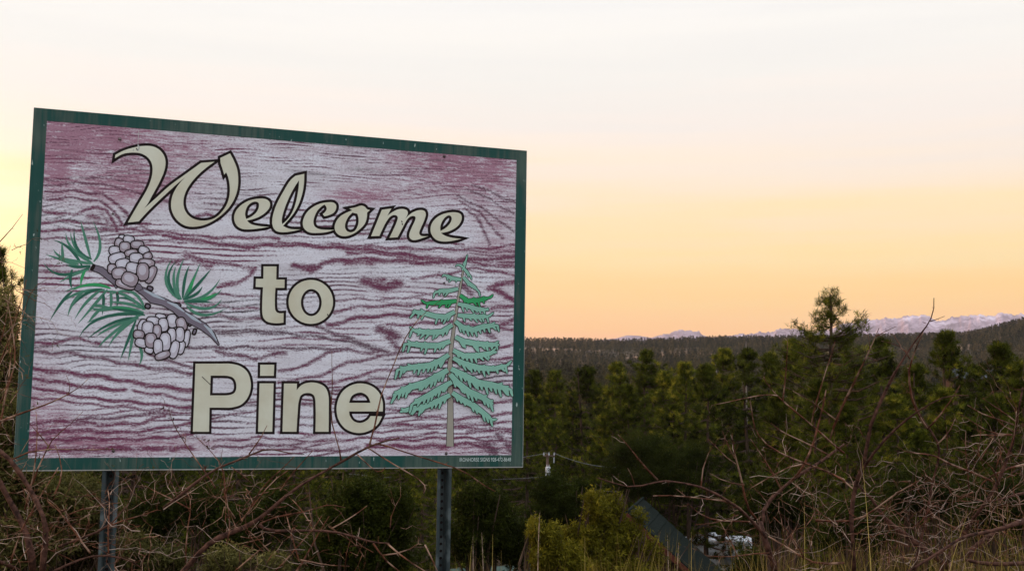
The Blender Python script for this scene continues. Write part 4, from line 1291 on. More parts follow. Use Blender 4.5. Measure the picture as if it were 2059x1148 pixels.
def pine_drawing():
    Dz = lambda p: (780 + p[0] / 5.7385, 510 + p[1] / 5.7385)
    Ez = lambda p: (780 + p[0] / 4.593, 700 + p[1] / 4.593)
    br = [('teal', Dz, [(865, 195), (880, 130), (905, 62)], 2.6), ('teal', Dz, [(870, 160), (835, 135), (798, 128)], 2.0), ('teal', Dz, [(880, 175), (915, 220), (955, 262)], 2.6),
          ('teal', Dz, [(845, 300), (740, 285), (645, 245)], 3.2), ('teal', Dz, [(870, 270), (930, 340), (1000, 390), (1050, 440)], 3.2),
          ('teal', Dz, [(810, 405), (700, 430), (600, 430), (535, 455)], 3.6),
          ('bright_green', Dz, [(830, 480), (920, 545), (1040, 540), (1180, 505)], 3.8), ('bright_green', Dz, [(790, 545), (680, 560), (520, 570), (430, 570)], 3.8),
          ('teal', Dz, [(805, 580), (900, 600), (1030, 640), (1155, 650)], 3.8),
          ('teal', Dz, [(770, 670), (660, 730), (540, 720), (430, 690), (285, 670)], 4.4), ('teal', Dz, [(805, 710), (900, 720), (1040, 730), (1165, 720)], 4.0),
          ('teal', Dz, [(740, 820), (620, 900), (480, 910), (350, 895), (270, 880)], 4.6), ('teal', Dz, [(775, 780), (860, 850), (980, 880), (1100, 840), (1260, 825)], 4.6),
          ('teal', Dz, [(715, 1010), (580, 1060), (420, 1060), (250, 1040), (190, 1045)], 4.8), ('teal', Dz, [(775, 960), (870, 1010), (1020, 1040), (1160, 1050), (1275, 1050)], 4.8),
          ('teal', Ez, [(560, 60), (470, 120), (380, 160), (230, 175), (85, 200)], 5.0), ('teal', Ez, [(600, 20), (700, 70), (820, 70), (920, 50), (995, 35)], 4.8),
          ('teal', Ez, [(600, 90), (700, 140), (830, 180), (980, 190), (1100, 155)], 4.8),
          ('teal', Ez, [(550, 200), (430, 270), (340, 320), (200, 360), (110, 400), (50, 430)], 5.6), ('teal', Ez, [(580, 190), (700, 250), (830, 320), (960, 340), (1130, 380)], 5.6),
          ('teal', Ez, [(570, 430), (450, 490), (320, 540), (200, 560), (115, 585)], 5.0), ('teal', Ez, [(590, 410), (680, 470), (790, 530), (870, 590), (960, 660)], 5.0),
          ('teal', Ez, [(585, 310), (480, 370), (380, 430), (280, 480), (215, 520)], 5.0), ('teal', Ez, [(570, 240), (640, 320), (740, 400), (860, 450), (960, 510)], 5.4)]
    q = random.Random(5)
    ly = Lay(.0017, .00002)
    tr_pts = [Ez(p) for p in [(572, 905), (573, 860), (576, 600), (576, 460), (570, 200), (583, 0)]] + [Dz(p) for p in [(775, 750), (815, 500), (868, 190)]]
    tw = [7.2, 6.8, 5.4, 5.0, 4.4, 3.4, 2.6, 2.2, 1.2]
    ly.poly('ink', stroke_outline(tr_pts, [w + 1.1 for w in tw]))
    ly.poly('trunk_tan', stroke_outline(tr_pts, tw))
    for col, Z, pts, w in br:
        sp = [np.array(Z(p)) for p in pts]
        # resample
        out = []
        for a, b in zip(sp[:-1], sp[1:]):
            m = max(2, int(np.linalg.norm(b - a) / 4.2))
            out += [a * (1 - k / m) + b * k / m for k in range(m)]
        out.append(sp[-1])
        tot = len(out)
        strokes = [(out, [w * 1.8 * (.55 + .5 * math.sin(math.pi * min(1, .15 + i / tot * .8))) * (1 if i < tot - 2 else .6) * .62 for i in range(tot)])]
        sgn = 1 if sp[-1][0] > sp[0][0] else -1
        for i in range(2, tot, 1 if w < 3.5 else 1):
            f_ = i / tot
            p = out[i]
            d = out[min(i + 1, tot - 1)] - out[i - 1]; d = d / max(np.linalg.norm(d), 1e-6)
            if i % 2 == 0 and q.random() < .85:
                l = w * q.uniform(2.0, 3.7)
                e = p + np.array([sgn * l * .25, l]) if q.random() < .75 else p + (d * .6 + np.array([0, .8])) * l
                strokes.append(([p, (p + e) / 2 + np.array([-sgn * .3, 0]), e], [w * .56, w * .50, w * .30]))
            if i % 4 == 1 and f_ > .15:
                l = w * q.uniform(1.3, 2.4)
                e = p + d * l * .9 + np.array([0, -l * .65])
                strokes.append(([p, (p + e) / 2, e], [w * .60, w * .52, w * .30]))
        g_i, g_c = Geo(), Geo()
        for s_, ws in strokes:
            ly.d += ly.step; fill(g_i, [stroke_outline(s_, [a + 1.25 for a in ws])], ly.d)
        for s_, ws in strokes:
            ly.d += ly.step; fill(g_c, [stroke_outline(s_, ws)], ly.d)
        bo = link('drawn_bough', g_c.mesh(), MAT[col], sign)
        link('drawn_bough_outline', g_i.mesh(), MAT['ink'], bo)
    ly.flush(sign, {'ink': 'drawn_trunk_outline', 'trunk_tan': 'drawn_trunk'})


pine_drawing()


def cone_drawing():
    Z = lambda p: (80 + p[0] / 3.826, 440 + p[1] / 3.826)
    ly = Lay(.0017, .00002)
    m, d, b = 'teal_mid', 'teal_dark', 'bright_green'
    ND = [(m, (415, 330), (465, 200), (410, 20)), (m, (390, 300), (350, 150), (315, 20)), (m, (400, 340), (250, 230), (200, 110)), (m, (380, 330), (280, 230), (235, 105)),
          (d, (400, 310), (290, 230), (265, 70)), (d, (330, 370), (230, 230), (105, 165)), (m, (300, 370), (180, 320), (45, 275)), (m, (300, 350), (170, 300), (105, 235)),
          (d, (390, 370), (170, 430), (30, 340)), (m, (380, 390), (260, 430), (150, 490)), (d, (250, 390), (235, 470), (250, 540)), (m, (180, 330), (175, 260), (170, 170)),
          (d, (390, 360), (280, 370), (200, 350)), (m, (400, 345), (300, 330), (190, 300)), (m, (410, 350), (330, 290), (250, 240)),
          (m, (540, 535), (380, 510), (190, 560)), (m, (500, 545), (300, 570), (135, 670)), (d, (480, 540), (350, 580), (235, 690)), (m, (470, 550), (360, 640), (270, 770)),
          (m, (520, 545), (420, 660), (295, 805)), (d, (250, 560), (170, 640), (80, 780)), (m, (340, 560), (260, 640), (215, 750)), (d, (490, 580), (490, 650), (480, 740)),
          (m, (545, 560), (550, 640), (540, 690)), (d, (590, 560), (600, 620), (590, 680)), (b, (350, 400), (325, 450), (315, 520)), (b, (545, 535), (400, 505), (250, 550)),
          (m, (810, 700), (700, 560), (510, 600)), (d, (800, 690), (700, 620), (590, 610)), (m, (800, 700), (640, 580), (450, 560)), (m, (800, 720), (600, 680), (390, 710)),
          (b, (760, 720), (600, 690), (430, 720)), (m, (800, 720), (560, 740), (360, 800)), (d, (810, 740), (480, 760), (300, 915)), (m, (780, 740), (560, 830), (440, 900)),
          (d, (760, 760), (560, 800), (370, 920)), (m, (760, 740), (560, 880), (450, 990)), (m, (760, 760), (620, 860), (530, 980)), (d, (740, 780), (680, 930), (620, 1080)),
          (m, (720, 850), (705, 960), (680, 1090)), (m, (755, 960), (785, 1040), (765, 1125)), (m, (400, 670), (470, 670), (560, 690)), (m, (790, 690), (660, 650), (520, 640)),
          (d, (800, 730), (640, 700), (520, 690)), (m, (470, 690), (420, 740), (370, 800)), (m, (560, 690), (470, 700), (380, 680)),
          (m, (1070, 620), (970, 480), (1015, 310)), (d, (1080, 620), (990, 470), (1050, 325)), (m, (1060, 610), (1030, 480), (1045, 370)), (m, (1070, 560), (1060, 450), (1110, 305)),
          (d, (1100, 610), (1115, 470), (1150, 360)), (m, (1110, 610), (1170, 490), (1235, 340)), (b, (1150, 570), (1170, 500), (1195, 440)), (d, (1120, 610), (1230, 490), (1315, 390)), (d, (1100, 620), (1200, 580), (1250, 520)),
          (m, (1110, 630), (1270, 590), (1385, 465)), (m, (1130, 625), (1290, 620), (1400, 540)), (b, (1240, 620), (1310, 600), (1360, 570)), (d, (1110, 640), (1220, 635), (1330, 645)), (m, (1120, 650), (1290, 690), (1400, 620)),
          (m, (1130, 670), (1260, 740), (1430, 690)), (m, (1090, 620), (1060, 560), (1065, 470))]
    for c, a, bb, e in ND:
        pts = [Z(p) for p in bez(a, bb, e, 8)]
        ly.d += ly.step
        g_ = Geo(); fill(g_, [stroke_outline(pts, [1.4, 2.5, 3.0, 3.0, 2.7, 2.1, 1.3, .25], False)], ly.d)
        link('drawn_needle', g_.mesh(), MAT[c], sign)

    def blob(m_, cx, cy, w, h, rot, grow=0, pw=.72, name=None, parent=None):
        c = []
        r = math.radians(rot)
        for k in range(14):
            a = 2 * math.pi * k / 14
            x = (w / 2 + grow) * math.copysign(abs(math.cos(a)) ** pw, math.cos(a)); y = (h / 2 + grow) * math.copysign(abs(math.sin(a)) ** pw, math.sin(a))
            c.append(Z((cx + x * math.cos(r) - y * math.sin(r), cy + x * math.sin(r) + y * math.cos(r))))
        if not name: return ly.poly(m_, c)
        ly.d += ly.step
        g_ = Geo(); fill(g_, [c], ly.d)
        return link(name, g_.mesh(), MAT[m_], parent)

    def scale(cx, cy, w, h, rot, m_):
        o_ = blob('ink', cx, cy, w, h, rot, 9, name='cone_scale', parent=sign)
        blob('scale_mid' if m_ else 'scale_light', cx, cy, w, h, rot, 0, name='cone_scale_face', parent=o_)
        blob('scale_light' if m_ else 'scale_pale', cx - w * .04, cy - h * .10, w * .66, h * .6, rot, 0, 1, name='cone_scale_highlight', parent=o_)

    def tw(pts, ws):
        P = [Z(p) for p in pts]; W2 = [w / 3.826 for w in ws]
        ly.poly('ink', stroke_outline(P, [w + 1.7 for w in W2]))
        ly.poly('twig_grey', stroke_outline(P, W2))
    tw([(398, 372), (470, 395), (545, 455), (592, 500), (588, 522)], [20, 24, 22, 18, 12])
    blob('ink', 408, 375, 30, 60, 30)
    for cx, cy, w, h in ((848, 535, 50, 36), (830, 672, 44, 40), (1190, 868, 30, 50), (1062, 662, 50, 30), (1155, 812, 26, 30)): blob('ink', cx, cy, w, h, 20, 4); blob('twig_grey', cx, cy, w, h, 20, -8)
    tw([(745, 530), (800, 560), (870, 615), (955, 640), (1040, 685), (1110, 745), (1180, 785), (1260, 830), (1330, 895), (1376, 968)], [20, 26, 34, 26, 30, 34, 30, 28, 18, 3])
    for a in ([(800, 548), (880, 588), (960, 622)], [(980, 640), (1050, 668), (1110, 715)], [(1120, 722), (1180, 762), (1240, 800)], [(1262, 815), (1310, 855), (1360, 935)]):
        P = [Z(p) for p in a]; ly.poly('twig_light', stroke_outline(P, [1.0, 3.4, 1.0]))
    tw([(735, 520), (765, 530)], [24, 26])
    c1 = [(632, 140, 40, 26, 0), (610, 185, 60, 65, 20), (685, 158, 78, 50, 10), (750, 200, 95, 55, 0), (575, 245, 78, 62, 0), (655, 218, 78, 75, 0), (800, 243, 75, 55, 20), (703, 262, 95, 46, -10),
          (595, 303, 125, 72, -15), (830, 288, 62, 50, -20), (742, 302, 98, 70, 0), (822, 338, 118, 54, 5), (640, 350, 108, 78, -10), (555, 385, 62, 70, 0), (715, 378, 98, 78, 10), (613, 420, 110, 84, -5),
          (855, 430, 60, 135, 25), (793, 408, 88, 130, 0), (658, 505, 150, 62, 15), (693, 465, 122, 98, 22)]
    for i, s_ in enumerate(c1): scale(*s_, i % 2 == 1 or i > 15)
    c2 = [(930, 755, 74, 44, 10), (1020, 785, 74, 98, -10), (870, 785, 92, 58, 5), (1090, 810, 72, 100, -20), (790, 820, 60, 90, 25), (950, 815, 68, 98, -5), (832, 840, 84, 94, 0), (762, 890, 78, 62, 10),
          (1130, 920, 38, 124, 10), (1085, 990, 52, 98, 15), (1078, 890, 62, 108, 0), (903, 865, 58, 98, 0), (1015, 895, 58, 104, 0), (785, 955, 98, 62, 15), (840, 1010, 60, 40, 20), (855, 935, 84, 108, 0),
          (965, 945, 78, 134, 0), (910, 985, 64, 114, 0), (1035, 1005, 60, 134, 15), (945, 1050, 115, 50, -20)]
    for i, s_ in enumerate(c2): scale(*s_, i % 4 == 3)
    ly.flush(sign, {'ink': 'drawn_twig_outline', 'twig_grey': 'drawn_twig', 'twig_light': 'drawn_twig_highlight'})


cone_drawing()

# posts: perforated U channels behind the panel
MAT['post'] = noisy('galvanised_green_post', C(.026, .037, .038), C(.062, .078, .078), 9, .65, .1, bump=.2, stretch=(1, 1, .5), c3=C(.10, .125, .125), scale3=9.0)


def post(px):
    q = on_sign(px, 945)
    x = q[0] + OFF[0]; yb = .013
    ztop = OFF[2] - .12 * 1; zbot = -.5
    g = Geo()
    prof = [(-.040, 0), (-.024, 0), (-.014, .046), (.014, .046), (.024, 0), (.040, 0)]
    def strip(a, b):
        g.add([(x + a[0], yb + a[1], zbot), (x + b[0], yb + b[1], zbot), (x + b[0], yb + b[1], ztop), (x + a[0], yb + a[1], ztop)], [(0, 1, 2, 3)])
    for i in (0, 1, 3, 4): strip(prof[i], prof[i + 1])
    # web with round holes every 38 mm
    pit, r = .0385, .0085
    zz = zbot
    yw = yb + .046
    while zz < ztop - pit:
        cz = zz + pit / 2
        inner = [(x + r * math.cos(math.pi / 4 * k + math.pi / 8), yw, cz + r * math.sin(math.pi / 4 * k + math.pi / 8)) for k in range(8)]
        h = pit / 2; w = .014
        outer = [(x + w, yw, cz + h * .45), (x + w * .45, yw, cz + h), (x - w * .45, yw, cz + h), (x - w, yw, cz + h * .45), (x - w, yw, cz - h * .45), (x - w * .45, yw, cz - h), (x + w * .45, yw, cz - h), (x + w, yw, cz - h * .45)]
        b = len(g.v); g.v += inner + outer
        for k in range(8): g.f.append((b + k, b + (k + 1) % 8, b + 8 + (k + 1) % 8, b + 8 + k))
        # corner triangles
        cn = [(x + w, yw, cz + h), (x - w, yw, cz + h), (x - w, yw, cz - h), (x + w, yw, cz - h)]
        b2 = len(g.v); g.v += cn
        g.f += [(b + 8, b + 9, b2), (b + 10, b + 11, b2 + 1), (b + 12, b + 13, b2 + 2), (b + 14, b + 15, b2 + 3)]
        zz += pit
    strip_top = [(x - .014, yw, zz), (x + .014, yw, zz), (x + .014, yw, ztop), (x - .014, yw, ztop)]
    g.add(strip_top, [(0, 1, 2, 3)])
    me = g.mesh()
    o = link('post', me, MAT['post'], sign)
    gg = Geo(); gg.box((x, yw + .014, (ztop + zbot) / 2), (.030, .004, ztop - zbot - .02)); link('dark_hole_backing', gg.mesh(), MAT['ink'], o)  # dark plate added behind the web so the holes read as shaded
    sm = o.modifiers.new('thickness', 'SOLIDIFY'); sm.thickness = .0035; sm.offset = 1.0
    return o


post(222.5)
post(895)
MAT['bolt'] = noisy('rusty_bolt', C(.05, .035, .035), C(.22, .18, .18), 60, .45, .7)
for px, py in ((241, 280), (893, 315), (897, 911), (228, 906), (227, 430), (893, 569), (236, 589)):
    g = Geo()
    c = S2(px, py, 0)
    k0 = len(g.v)
    r = .0085 if py not in (430, 569, 589) else .006
    rings = [(r, -.0022), (r, -.005), (r * .7, -.0078), (r * .25, -.009)]
    for rr, dy in rings: g.v += [(c[0] + rr * math.cos(a * math.pi / 5), dy, c[2] + rr * math.sin(a * math.pi / 5)) for a in range(10)]
    for i in range(3):
        for k in range(10): g.f.append((k0 + i * 10 + k, k0 + i * 10 + (k + 1) % 10, k0 + (i + 1) * 10 + (k + 1) % 10, k0 + (i + 1) * 10 + k))
    g.f.append(tuple(k0 + 30 + k for k in range(10)))
    link('bolt', g.mesh(), MAT['bolt'], sign)
# the scar where a bolt has torn the face above the W, and scratches on the P
g = Geo()
for a in ([(279, 262), (278, 280), (277, 296)], [(268, 305), (268, 300)]):
    ribbon(g, [tuple(p) for p in a], .5, .0030, False)
for a in ([(278, 292), (280, 298), (277, 304)],): ribbon(g, a, 1.2, .0032, False)
link('scratch', g.mesh(), MAT['alu'], sign)
g = Geo()
ribbon(g, [(406, 757), (423, 773)], .7, .0031, False)
for x, y in ((808, 446), (809, 451), (659, 633), (275, 300), (276, 302)): ribbon(g, [(x - 1, y - 1.6), (x + .6, y + 1.5)], 1.0, .0031, False)
link('chip_mark', g.mesh(), MAT['ink'], sign)

# ------------------------------------------------------------------ cabin, trailer, power pole, sheds
MAT['shingle'] = noisy('dark_green_grey_shingles', C(.006, .010, .008), C(.015, .020, .017), 7, .97, spec=.05, bump=.4, stretch=(1, 1, 3))
MAT['fascia'] = noisy('red_brown_boards', C(.07, .022, .016), C(.13, .042, .028), 5, .7)
MAT['log'] = noisy('dark_log_wall', C(.03, .016, .012), C(.07, .038, .026), 3, .8, stretch=(1, 1, 5))
MAT['glass'] = noisy('dusk_window_glass', C(.10, .12, .14), C(.16, .18, .20), 2, .08, spec=.8)
MAT['white_frame'] = noisy('window_frame_white', C(.45, .45, .42), C(.55, .55, .52), 3, .6)


def cabin():
    a, b = at(1262, 1029, 53), at(1293, 1002, 53)
    zr = a[2]
    d = ray(1293, 1002); k = (zr - EYE[2]) / d[2]; b = EYE + d * k
    dirv = (b - a); Lr = np.linalg.norm(dirv[:2]); ang = math.atan2(dirv[1], dirv[0])
    mid = (a + b) / 2
    zg_ = float(gz(mid[0], mid[1])) - .3
    hr = zr - zg_
    o = thing('cabin', 'dark cabin with steep green grey roof and red brown eaves boards', 'house', (a[0], a[1], zg_), ang)
    sl = math.tan(math.radians(41)); run = 6.2; drop = run * sl
    # local x along the ridge (away from the camera), y to the left of it
    for s in (-1, 1):
        # shingle courses, each stepped over the one below
        n = 15
        for i in range(n):
            g = Geo()
            y0, y1 = s * run * i / n, s * run * (i + 1.12) / n
            z0, z1 = hr - abs(y0) * sl + .015, hr - abs(y1) * sl + .055
            v = [(-.05, y0, z0), (Lr, y0, z0), (Lr, y1, z1), (-.05, y1, z1)]
            v2 = [(p[0], p[1], p[2] - .05) for p in v]
            g.add(v + v2, [(0, 1, 2, 3), (7, 6, 5, 4), (0, 4, 5, 1), (1, 5, 6, 2), (2, 6, 7, 3), (3, 7, 4, 0)])
            link('shingle_course', g.mesh(), MAT['shingle'], o)
        for x0 in (-.12, Lr + .0):
            g = Geo()
            v = [(x0, 0, hr - .03), (x0 + .06, 0, hr - .03), (x0 + .06, s * run * 1.02, hr - drop * 1.02 - .03), (x0, s * run * 1.02, hr - drop * 1.02 - .03)]
            v2 = [(p[0], p[1], p[2] - .30) for p in v]
            g.add(v + v2, [(0, 1, 2, 3), (7, 6, 5, 4), (0, 4, 5, 1), (1, 5, 6, 2), (2, 6, 7, 3), (3, 7, 4, 0)])
            link('rake_board', g.mesh(), MAT['fascia'], o)
    g = Geo(); g.tube([(-.1, 0, hr + .04), (Lr + .05, 0, hr + .04)], .07, 6); link('ridge_cap', g.mesh(), MAT['shingle'], o)
    x0 = .55; hw = run * .86
    g = Geo()
    zw = hr - hw * sl - .1
    v = [(x0, -hw, 0), (x0, hw, 0), (x0, hw, zw), (x0, 0, hr - .12), (x0, -hw, zw), (Lr - .3, -hw, 0), (Lr - .3, hw, 0), (Lr - .3, hw, zw), (Lr - .3, 0, hr - .12), (Lr - .3, -hw, zw)]
    g.add(v, [(0, 4, 3, 2, 1), (5, 6, 7, 8, 9), (0, 5, 9, 4), (1, 2, 7, 6)])
    link('wall', g.mesh(), MAT['log'], o)
    for i in range(12):
        g = Geo(); z = .3 + i * .42
        w = min(hw, (hr - .3 - z) / sl)
        if w < .3: break
        g.tube([(x0 - .03, -w, z), (x0 - .03, w, z)], .17, 7)
        link('log', g.mesh(), MAT['log'], o)
    for yc, zc in ((-2.9, hr - 4.0), (0.6, hr - 3.0)):
        g = Geo(); g.box((x0 - .22, yc, zc), (.08, .9, 1.1)); w = link('window', g.mesh(), MAT['white_frame'], o)
        for yy in (-.2, .2):
            g = Geo(); g.box((x0 - .265, yc + yy, zc), (.02, .34, .92)); link('pane', g.mesh(), MAT['glass'], w)


cabin()
MAT['rv'] = noisy('white_trailer_skin', C(.62, .64, .67), C(.74, .76, .78), 2, .4, bump=.02, stretch=(1, 1, 4))
MAT['dark_trim'] = noisy('dark_trim', C(.02, .02, .022), C(.05, .05, .05), 4, .5)


def trailer():
    d = 68
    p = at(1432, 1079, d)
    g0 = float(gz(p[0], p[1])); top = p[2]
    h = 3.0; zb = top - h
    o = thing('travel_trailer', 'white travel trailer roof showing behind the cabin', 'trailer', (p[0], p[1], min(g0, zb)), math.radians(-14))
    z0 = zb - min(g0, zb)
    prof = [(-2.3, .5), (-2.3, 1.7), (-2.15, 2.3), (-1.8, 2.75), (-1.3, 2.95), (2.0, 3.0), (2.3, 2.9), (2.35, 2.3), (2.35, .5)]
    g = Geo(); n = len(prof)
    v = [(x, -1.2, z + z0) for x, z in prof] + [(x, 1.2, z + z0) for x, z in prof]
    g.add(v, [tuple(range(n)), tuple(range(2 * n - 1, n - 1, -1))] + [(i, i + n, (i + 1) % n + n, (i + 1) % n) for i in range(n)])
    link('body', g.mesh(), MAT['rv'], o)
    g = Geo(); v = [(x * .7, y * .7, 0) for x, y in ()]
    g.box((-.1, 0, z0 + 3.08), (.75, .65, .16)); g.box((-.05, 0, z0 + 3.20), (.5, .5, .10)); link('roof_vent', g.mesh(), MAT['rv'], o)
    g = Geo(); g.box((0.1, -1.24, z0 + 2.86), (4.1, .04, .07)); link('drip_rail', g.mesh(), MAT['white_frame'], o)
    for i, zz in enumerate((2.55, 2.25, 1.0)):
        g = Geo(); g.box((0.1, -1.215, z0 + zz), (4.3, .03, .03)); link('trim_strip', g.mesh(), MAT['dark_trim'] if i == 2 else MAT['white_frame'], o)
    for xc in (-1.3, .9):
        g = Geo(); g.box((xc, -1.22, z0 + 1.8), (.8, .05, .6)); w = link('window', g.mesh(), MAT['dark_trim'], o)
        g = Geo(); g.box((xc, -1.25, z0 + 1.8), (.7, .02, .5)); link('pane', g.mesh(), MAT['glass'], w)
    for xc in (-.5, .5):
        g = Geo(); g.tube([(xc, -1.15, z0 + .35), (xc, -.9, z0 + .35)], .35, 14); w = link('wheel', g.mesh(), MAT['dark_trim'], o)
        g = Geo(); g.tube([(xc, -1.17, z0 + .35), (xc, -1.12, z0 + .35)], .18, 10); link('rim', g.mesh(), MAT['alu'], w)


trailer()


def roofed(name, label, px, py, d, L_, Wd, h, rh, rot, mroof, cat='building'):
    p = at(px, py, d)
    zg_ = min(float(gz(p[0], p[1])), p[2] - h)
    o = thing(name, label, cat, (p[0], p[1], zg_), rot)
    zt = p[2] - zg_
    g = Geo(); g.box((0, 0, (zt - rh) / 2), (L_, Wd, zt - rh)); link('wall', g.mesh(), MAT['log'], o)
    for s in (-1, 1):
        g = Geo()
        v = [(-L_ / 2 - .3, 0, zt), (L_ / 2 + .3, 0, zt), (L_ / 2 + .3, s * (Wd / 2 + .4), zt - rh * 1.1), (-L_ / 2 - .3, s * (Wd / 2 + .4), zt - rh * 1.1)]
        v2 = [(q[0], q[1], q[2] - .12) for q in v]
        g.add(v + v2, [(0, 1, 2, 3), (7, 6, 5, 4), (0, 4, 5, 1), (1, 5, 6, 2), (2, 6, 7, 3), (3, 7, 4, 0)])
        r = link('roof', g.mesh(), mroof, o)
        nseam = max(3, int(L_ / .6))
        for i in range(nseam):
            gg = Geo(); x = -L_ / 2 + L_ * i / (nseam - 1)
            gg.add([(x - .02, 0, zt + .035), (x + .02, 0, zt + .035), (x + .02, s * (Wd / 2 + .38), zt - rh * 1.1 + .045), (x - .02, s * (Wd / 2 + .38), zt - rh * 1.1 + .045),
                    (x - .02, 0, zt - .02), (x + .02, 0, zt - .02), (x + .02, s * (Wd / 2 + .38), zt - rh * 1.1 - .02), (x - .02, s * (Wd / 2 + .38), zt - rh * 1.1 - .02)],
                   [(0, 1, 2, 3), (0, 4, 5, 1), (1, 5, 6, 2), (2, 6, 7, 3), (3, 7, 4, 0)])
            link('roof_seam', gg.mesh(), mroof, r)
    g = Geo(); g.box((0, -Wd / 2 - .02, zt * .45), (.9, .06, 1.9)); link('door', g.mesh(), MAT['fascia'], o)
    g = Geo(); g.box((L_ * .3, -Wd / 2 - .02, zt * .55), (.9, .06, .8)); w = link('window', g.mesh(), MAT['white_frame'], o)
    g = Geo(); g.box((L_ * .3, -Wd / 2 - .055, zt * .55), (.75, .02, .65)); link('pane', g.mesh(), MAT['glass'], w)


MAT['metal_green'] = noisy('grey_green_metal_roof', C(.035, .055, .045), C(.06, .085, .07), 3, .7, .0)
MAT['metal_grey'] = noisy('grey_metal_roof', C(.055, .06, .07), C(.09, .095, .105), 3, .8, 0)
roofed('shed', 'low shed with grey green metal roof at the bottom, left of the oak bush', 1085, 1133, 34, 5.2, 3.6, 2.8, .55, math.radians(24), MAT['metal_green'], 'shed')
roofed('far_house', 'small far house with a grey roof among the pines at right', 1953, 742, 240, 9, 7, 5.5, 1.8, math.radians(-8), MAT['metal_grey'], 'house')

MAT['pole'] = noisy('utility_pole_wood', C(.11, .07, .05), C(.19, .13, .10), 4, .9, stretch=(1, 1, .2))
MAT['can'] = noisy('transformer_grey_paint', C(.42, .44, .46), C(.52, .54, .56), 3, .5)
MAT['wire'] = noisy('wire_grey', C(.16, .16, .15), C(.24, .24, .22), 3, .5, .4)


def pole():
    d = 70
    p = at(1101, 912, d)
    zg_ = float(gz(p[0], p[1])); h = p[2] - zg_
    o = thing('utility_pole', 'wooden utility pole with a pale grey transformer can in the forest clearing', 'power pole', (p[0], p[1], zg_), .1)
    g = Geo(); g.tube([(0, 0, 0), (0, 0, h)], [.12, .085], 8); link('pole', g.mesh(), MAT['pole'], o)
    g = Geo(); g.box((.07, -.12, h - .12), (.75, .07, .08)); link('crossarm', g.mesh(), MAT['pole'], o)
    for x in (-.25, .07, .4):
        g = Geo(); g.tube([(x, -.14, h - .10), (x, -.14, h - .02), (x, -.14, h + .02), (x, -.14, h + .1)], [.03, .05, .03, .02], 8); link('insulator', g.mesh(), MAT['can'], o)
    s = d / F
    g = Geo(); z1, z0 = h - 25 * s, h - 43 * s
    g.tube([(0, -.28, z0), (0, -.28, z0 + .03), (0, -.28, z1 - .05), (0, -.28, z1)], [.14, .165, .165, .12], 14)
    c = link('transformer', g.mesh(), MAT['can'], o)
    for x in (-.07, .07):
        g = Geo(); g.tube([(x, -.28, z1), (x, -.28, z1 + .14)], [.025, .015], 6); link('bushing', g.mesh(), MAT['can'], c)
    g = Geo(); g.tube([(.38, -.2, h - .55), (.38, -.2, h - .2)], [.035, .03], 6); link('fuse_cutout', g.mesh(), MAT['can'], o)
    return p


pp = pole()


def wire(a, b, sag, label, r=.012):
    g = Geo()
    n = 24
    pts = [np.array(a) * (1 - t_) + np.array(b) * t_ + np.array([0, 0, -sag * 4 * t_ * (1 - t_)]) for t_ in np.linspace(0, 1, n)]
    g.tube(pts, r, 4)
    o = link('power_line', g.mesh(), MAT['wire'])
    tag(o, label, 'wire')


wire(at(700, 905, 76), tuple(pp + np.array([0, -.14, .06])), .7, 'upper thin power line running left from the pole behind the sign')
wire(tuple(pp + np.array([0.4, -.14, .06])), at(1290, 936, 68), .4, 'upper thin power line running right from the pole to the pinyon')
wire(at(700, 952, 76), tuple(pp + np.array([0, -.2, -1.4])), .3, 'lower thin power line left of the pole', .009)
wire(tuple(pp + np.array([0.0, -.2, -1.4])), at(1300, 985, 66), .4, 'lower thin power line right of the pole', .009)

# ------------------------------------------------------------------ thorny shrubs
def branch_world(pts, d0, d1, Z, wav=.02, seed=0):
    q = random.Random(seed)
    out = []
    n = len(pts)
    ph = q.uniform(0, 6)
    for i, p in enumerate(pts):
        x, y = Z(p)
        d = d0 + (d1 - d0) * i / max(1, n - 1) + wav * math.sin(i * 1.3 + ph) * 2
        out.append(np.array(at(x, y, d)))
    # refine with small kinks
    res = [out[0]]
    for a, b in zip(out[:-1], out[1:]):
        L_ = np.linalg.norm(b - a)
        m = max(1, int(L_ / .05))
        for k in range(1, m + 1):
            p = a + (b - a) * k / m
            if k < m: p = p + np.array([q.gauss(0, .0035), q.gauss(0, .0035), q.gauss(0, .0035)])
            res.append(p)
    return res


def resmooth(P):
    Q = [P[0]] + [P[i] * .5 + (P[i - 1] + P[i + 1]) * .25 for i in range(1, len(P) - 1)] + [P[-1]]
    return Q


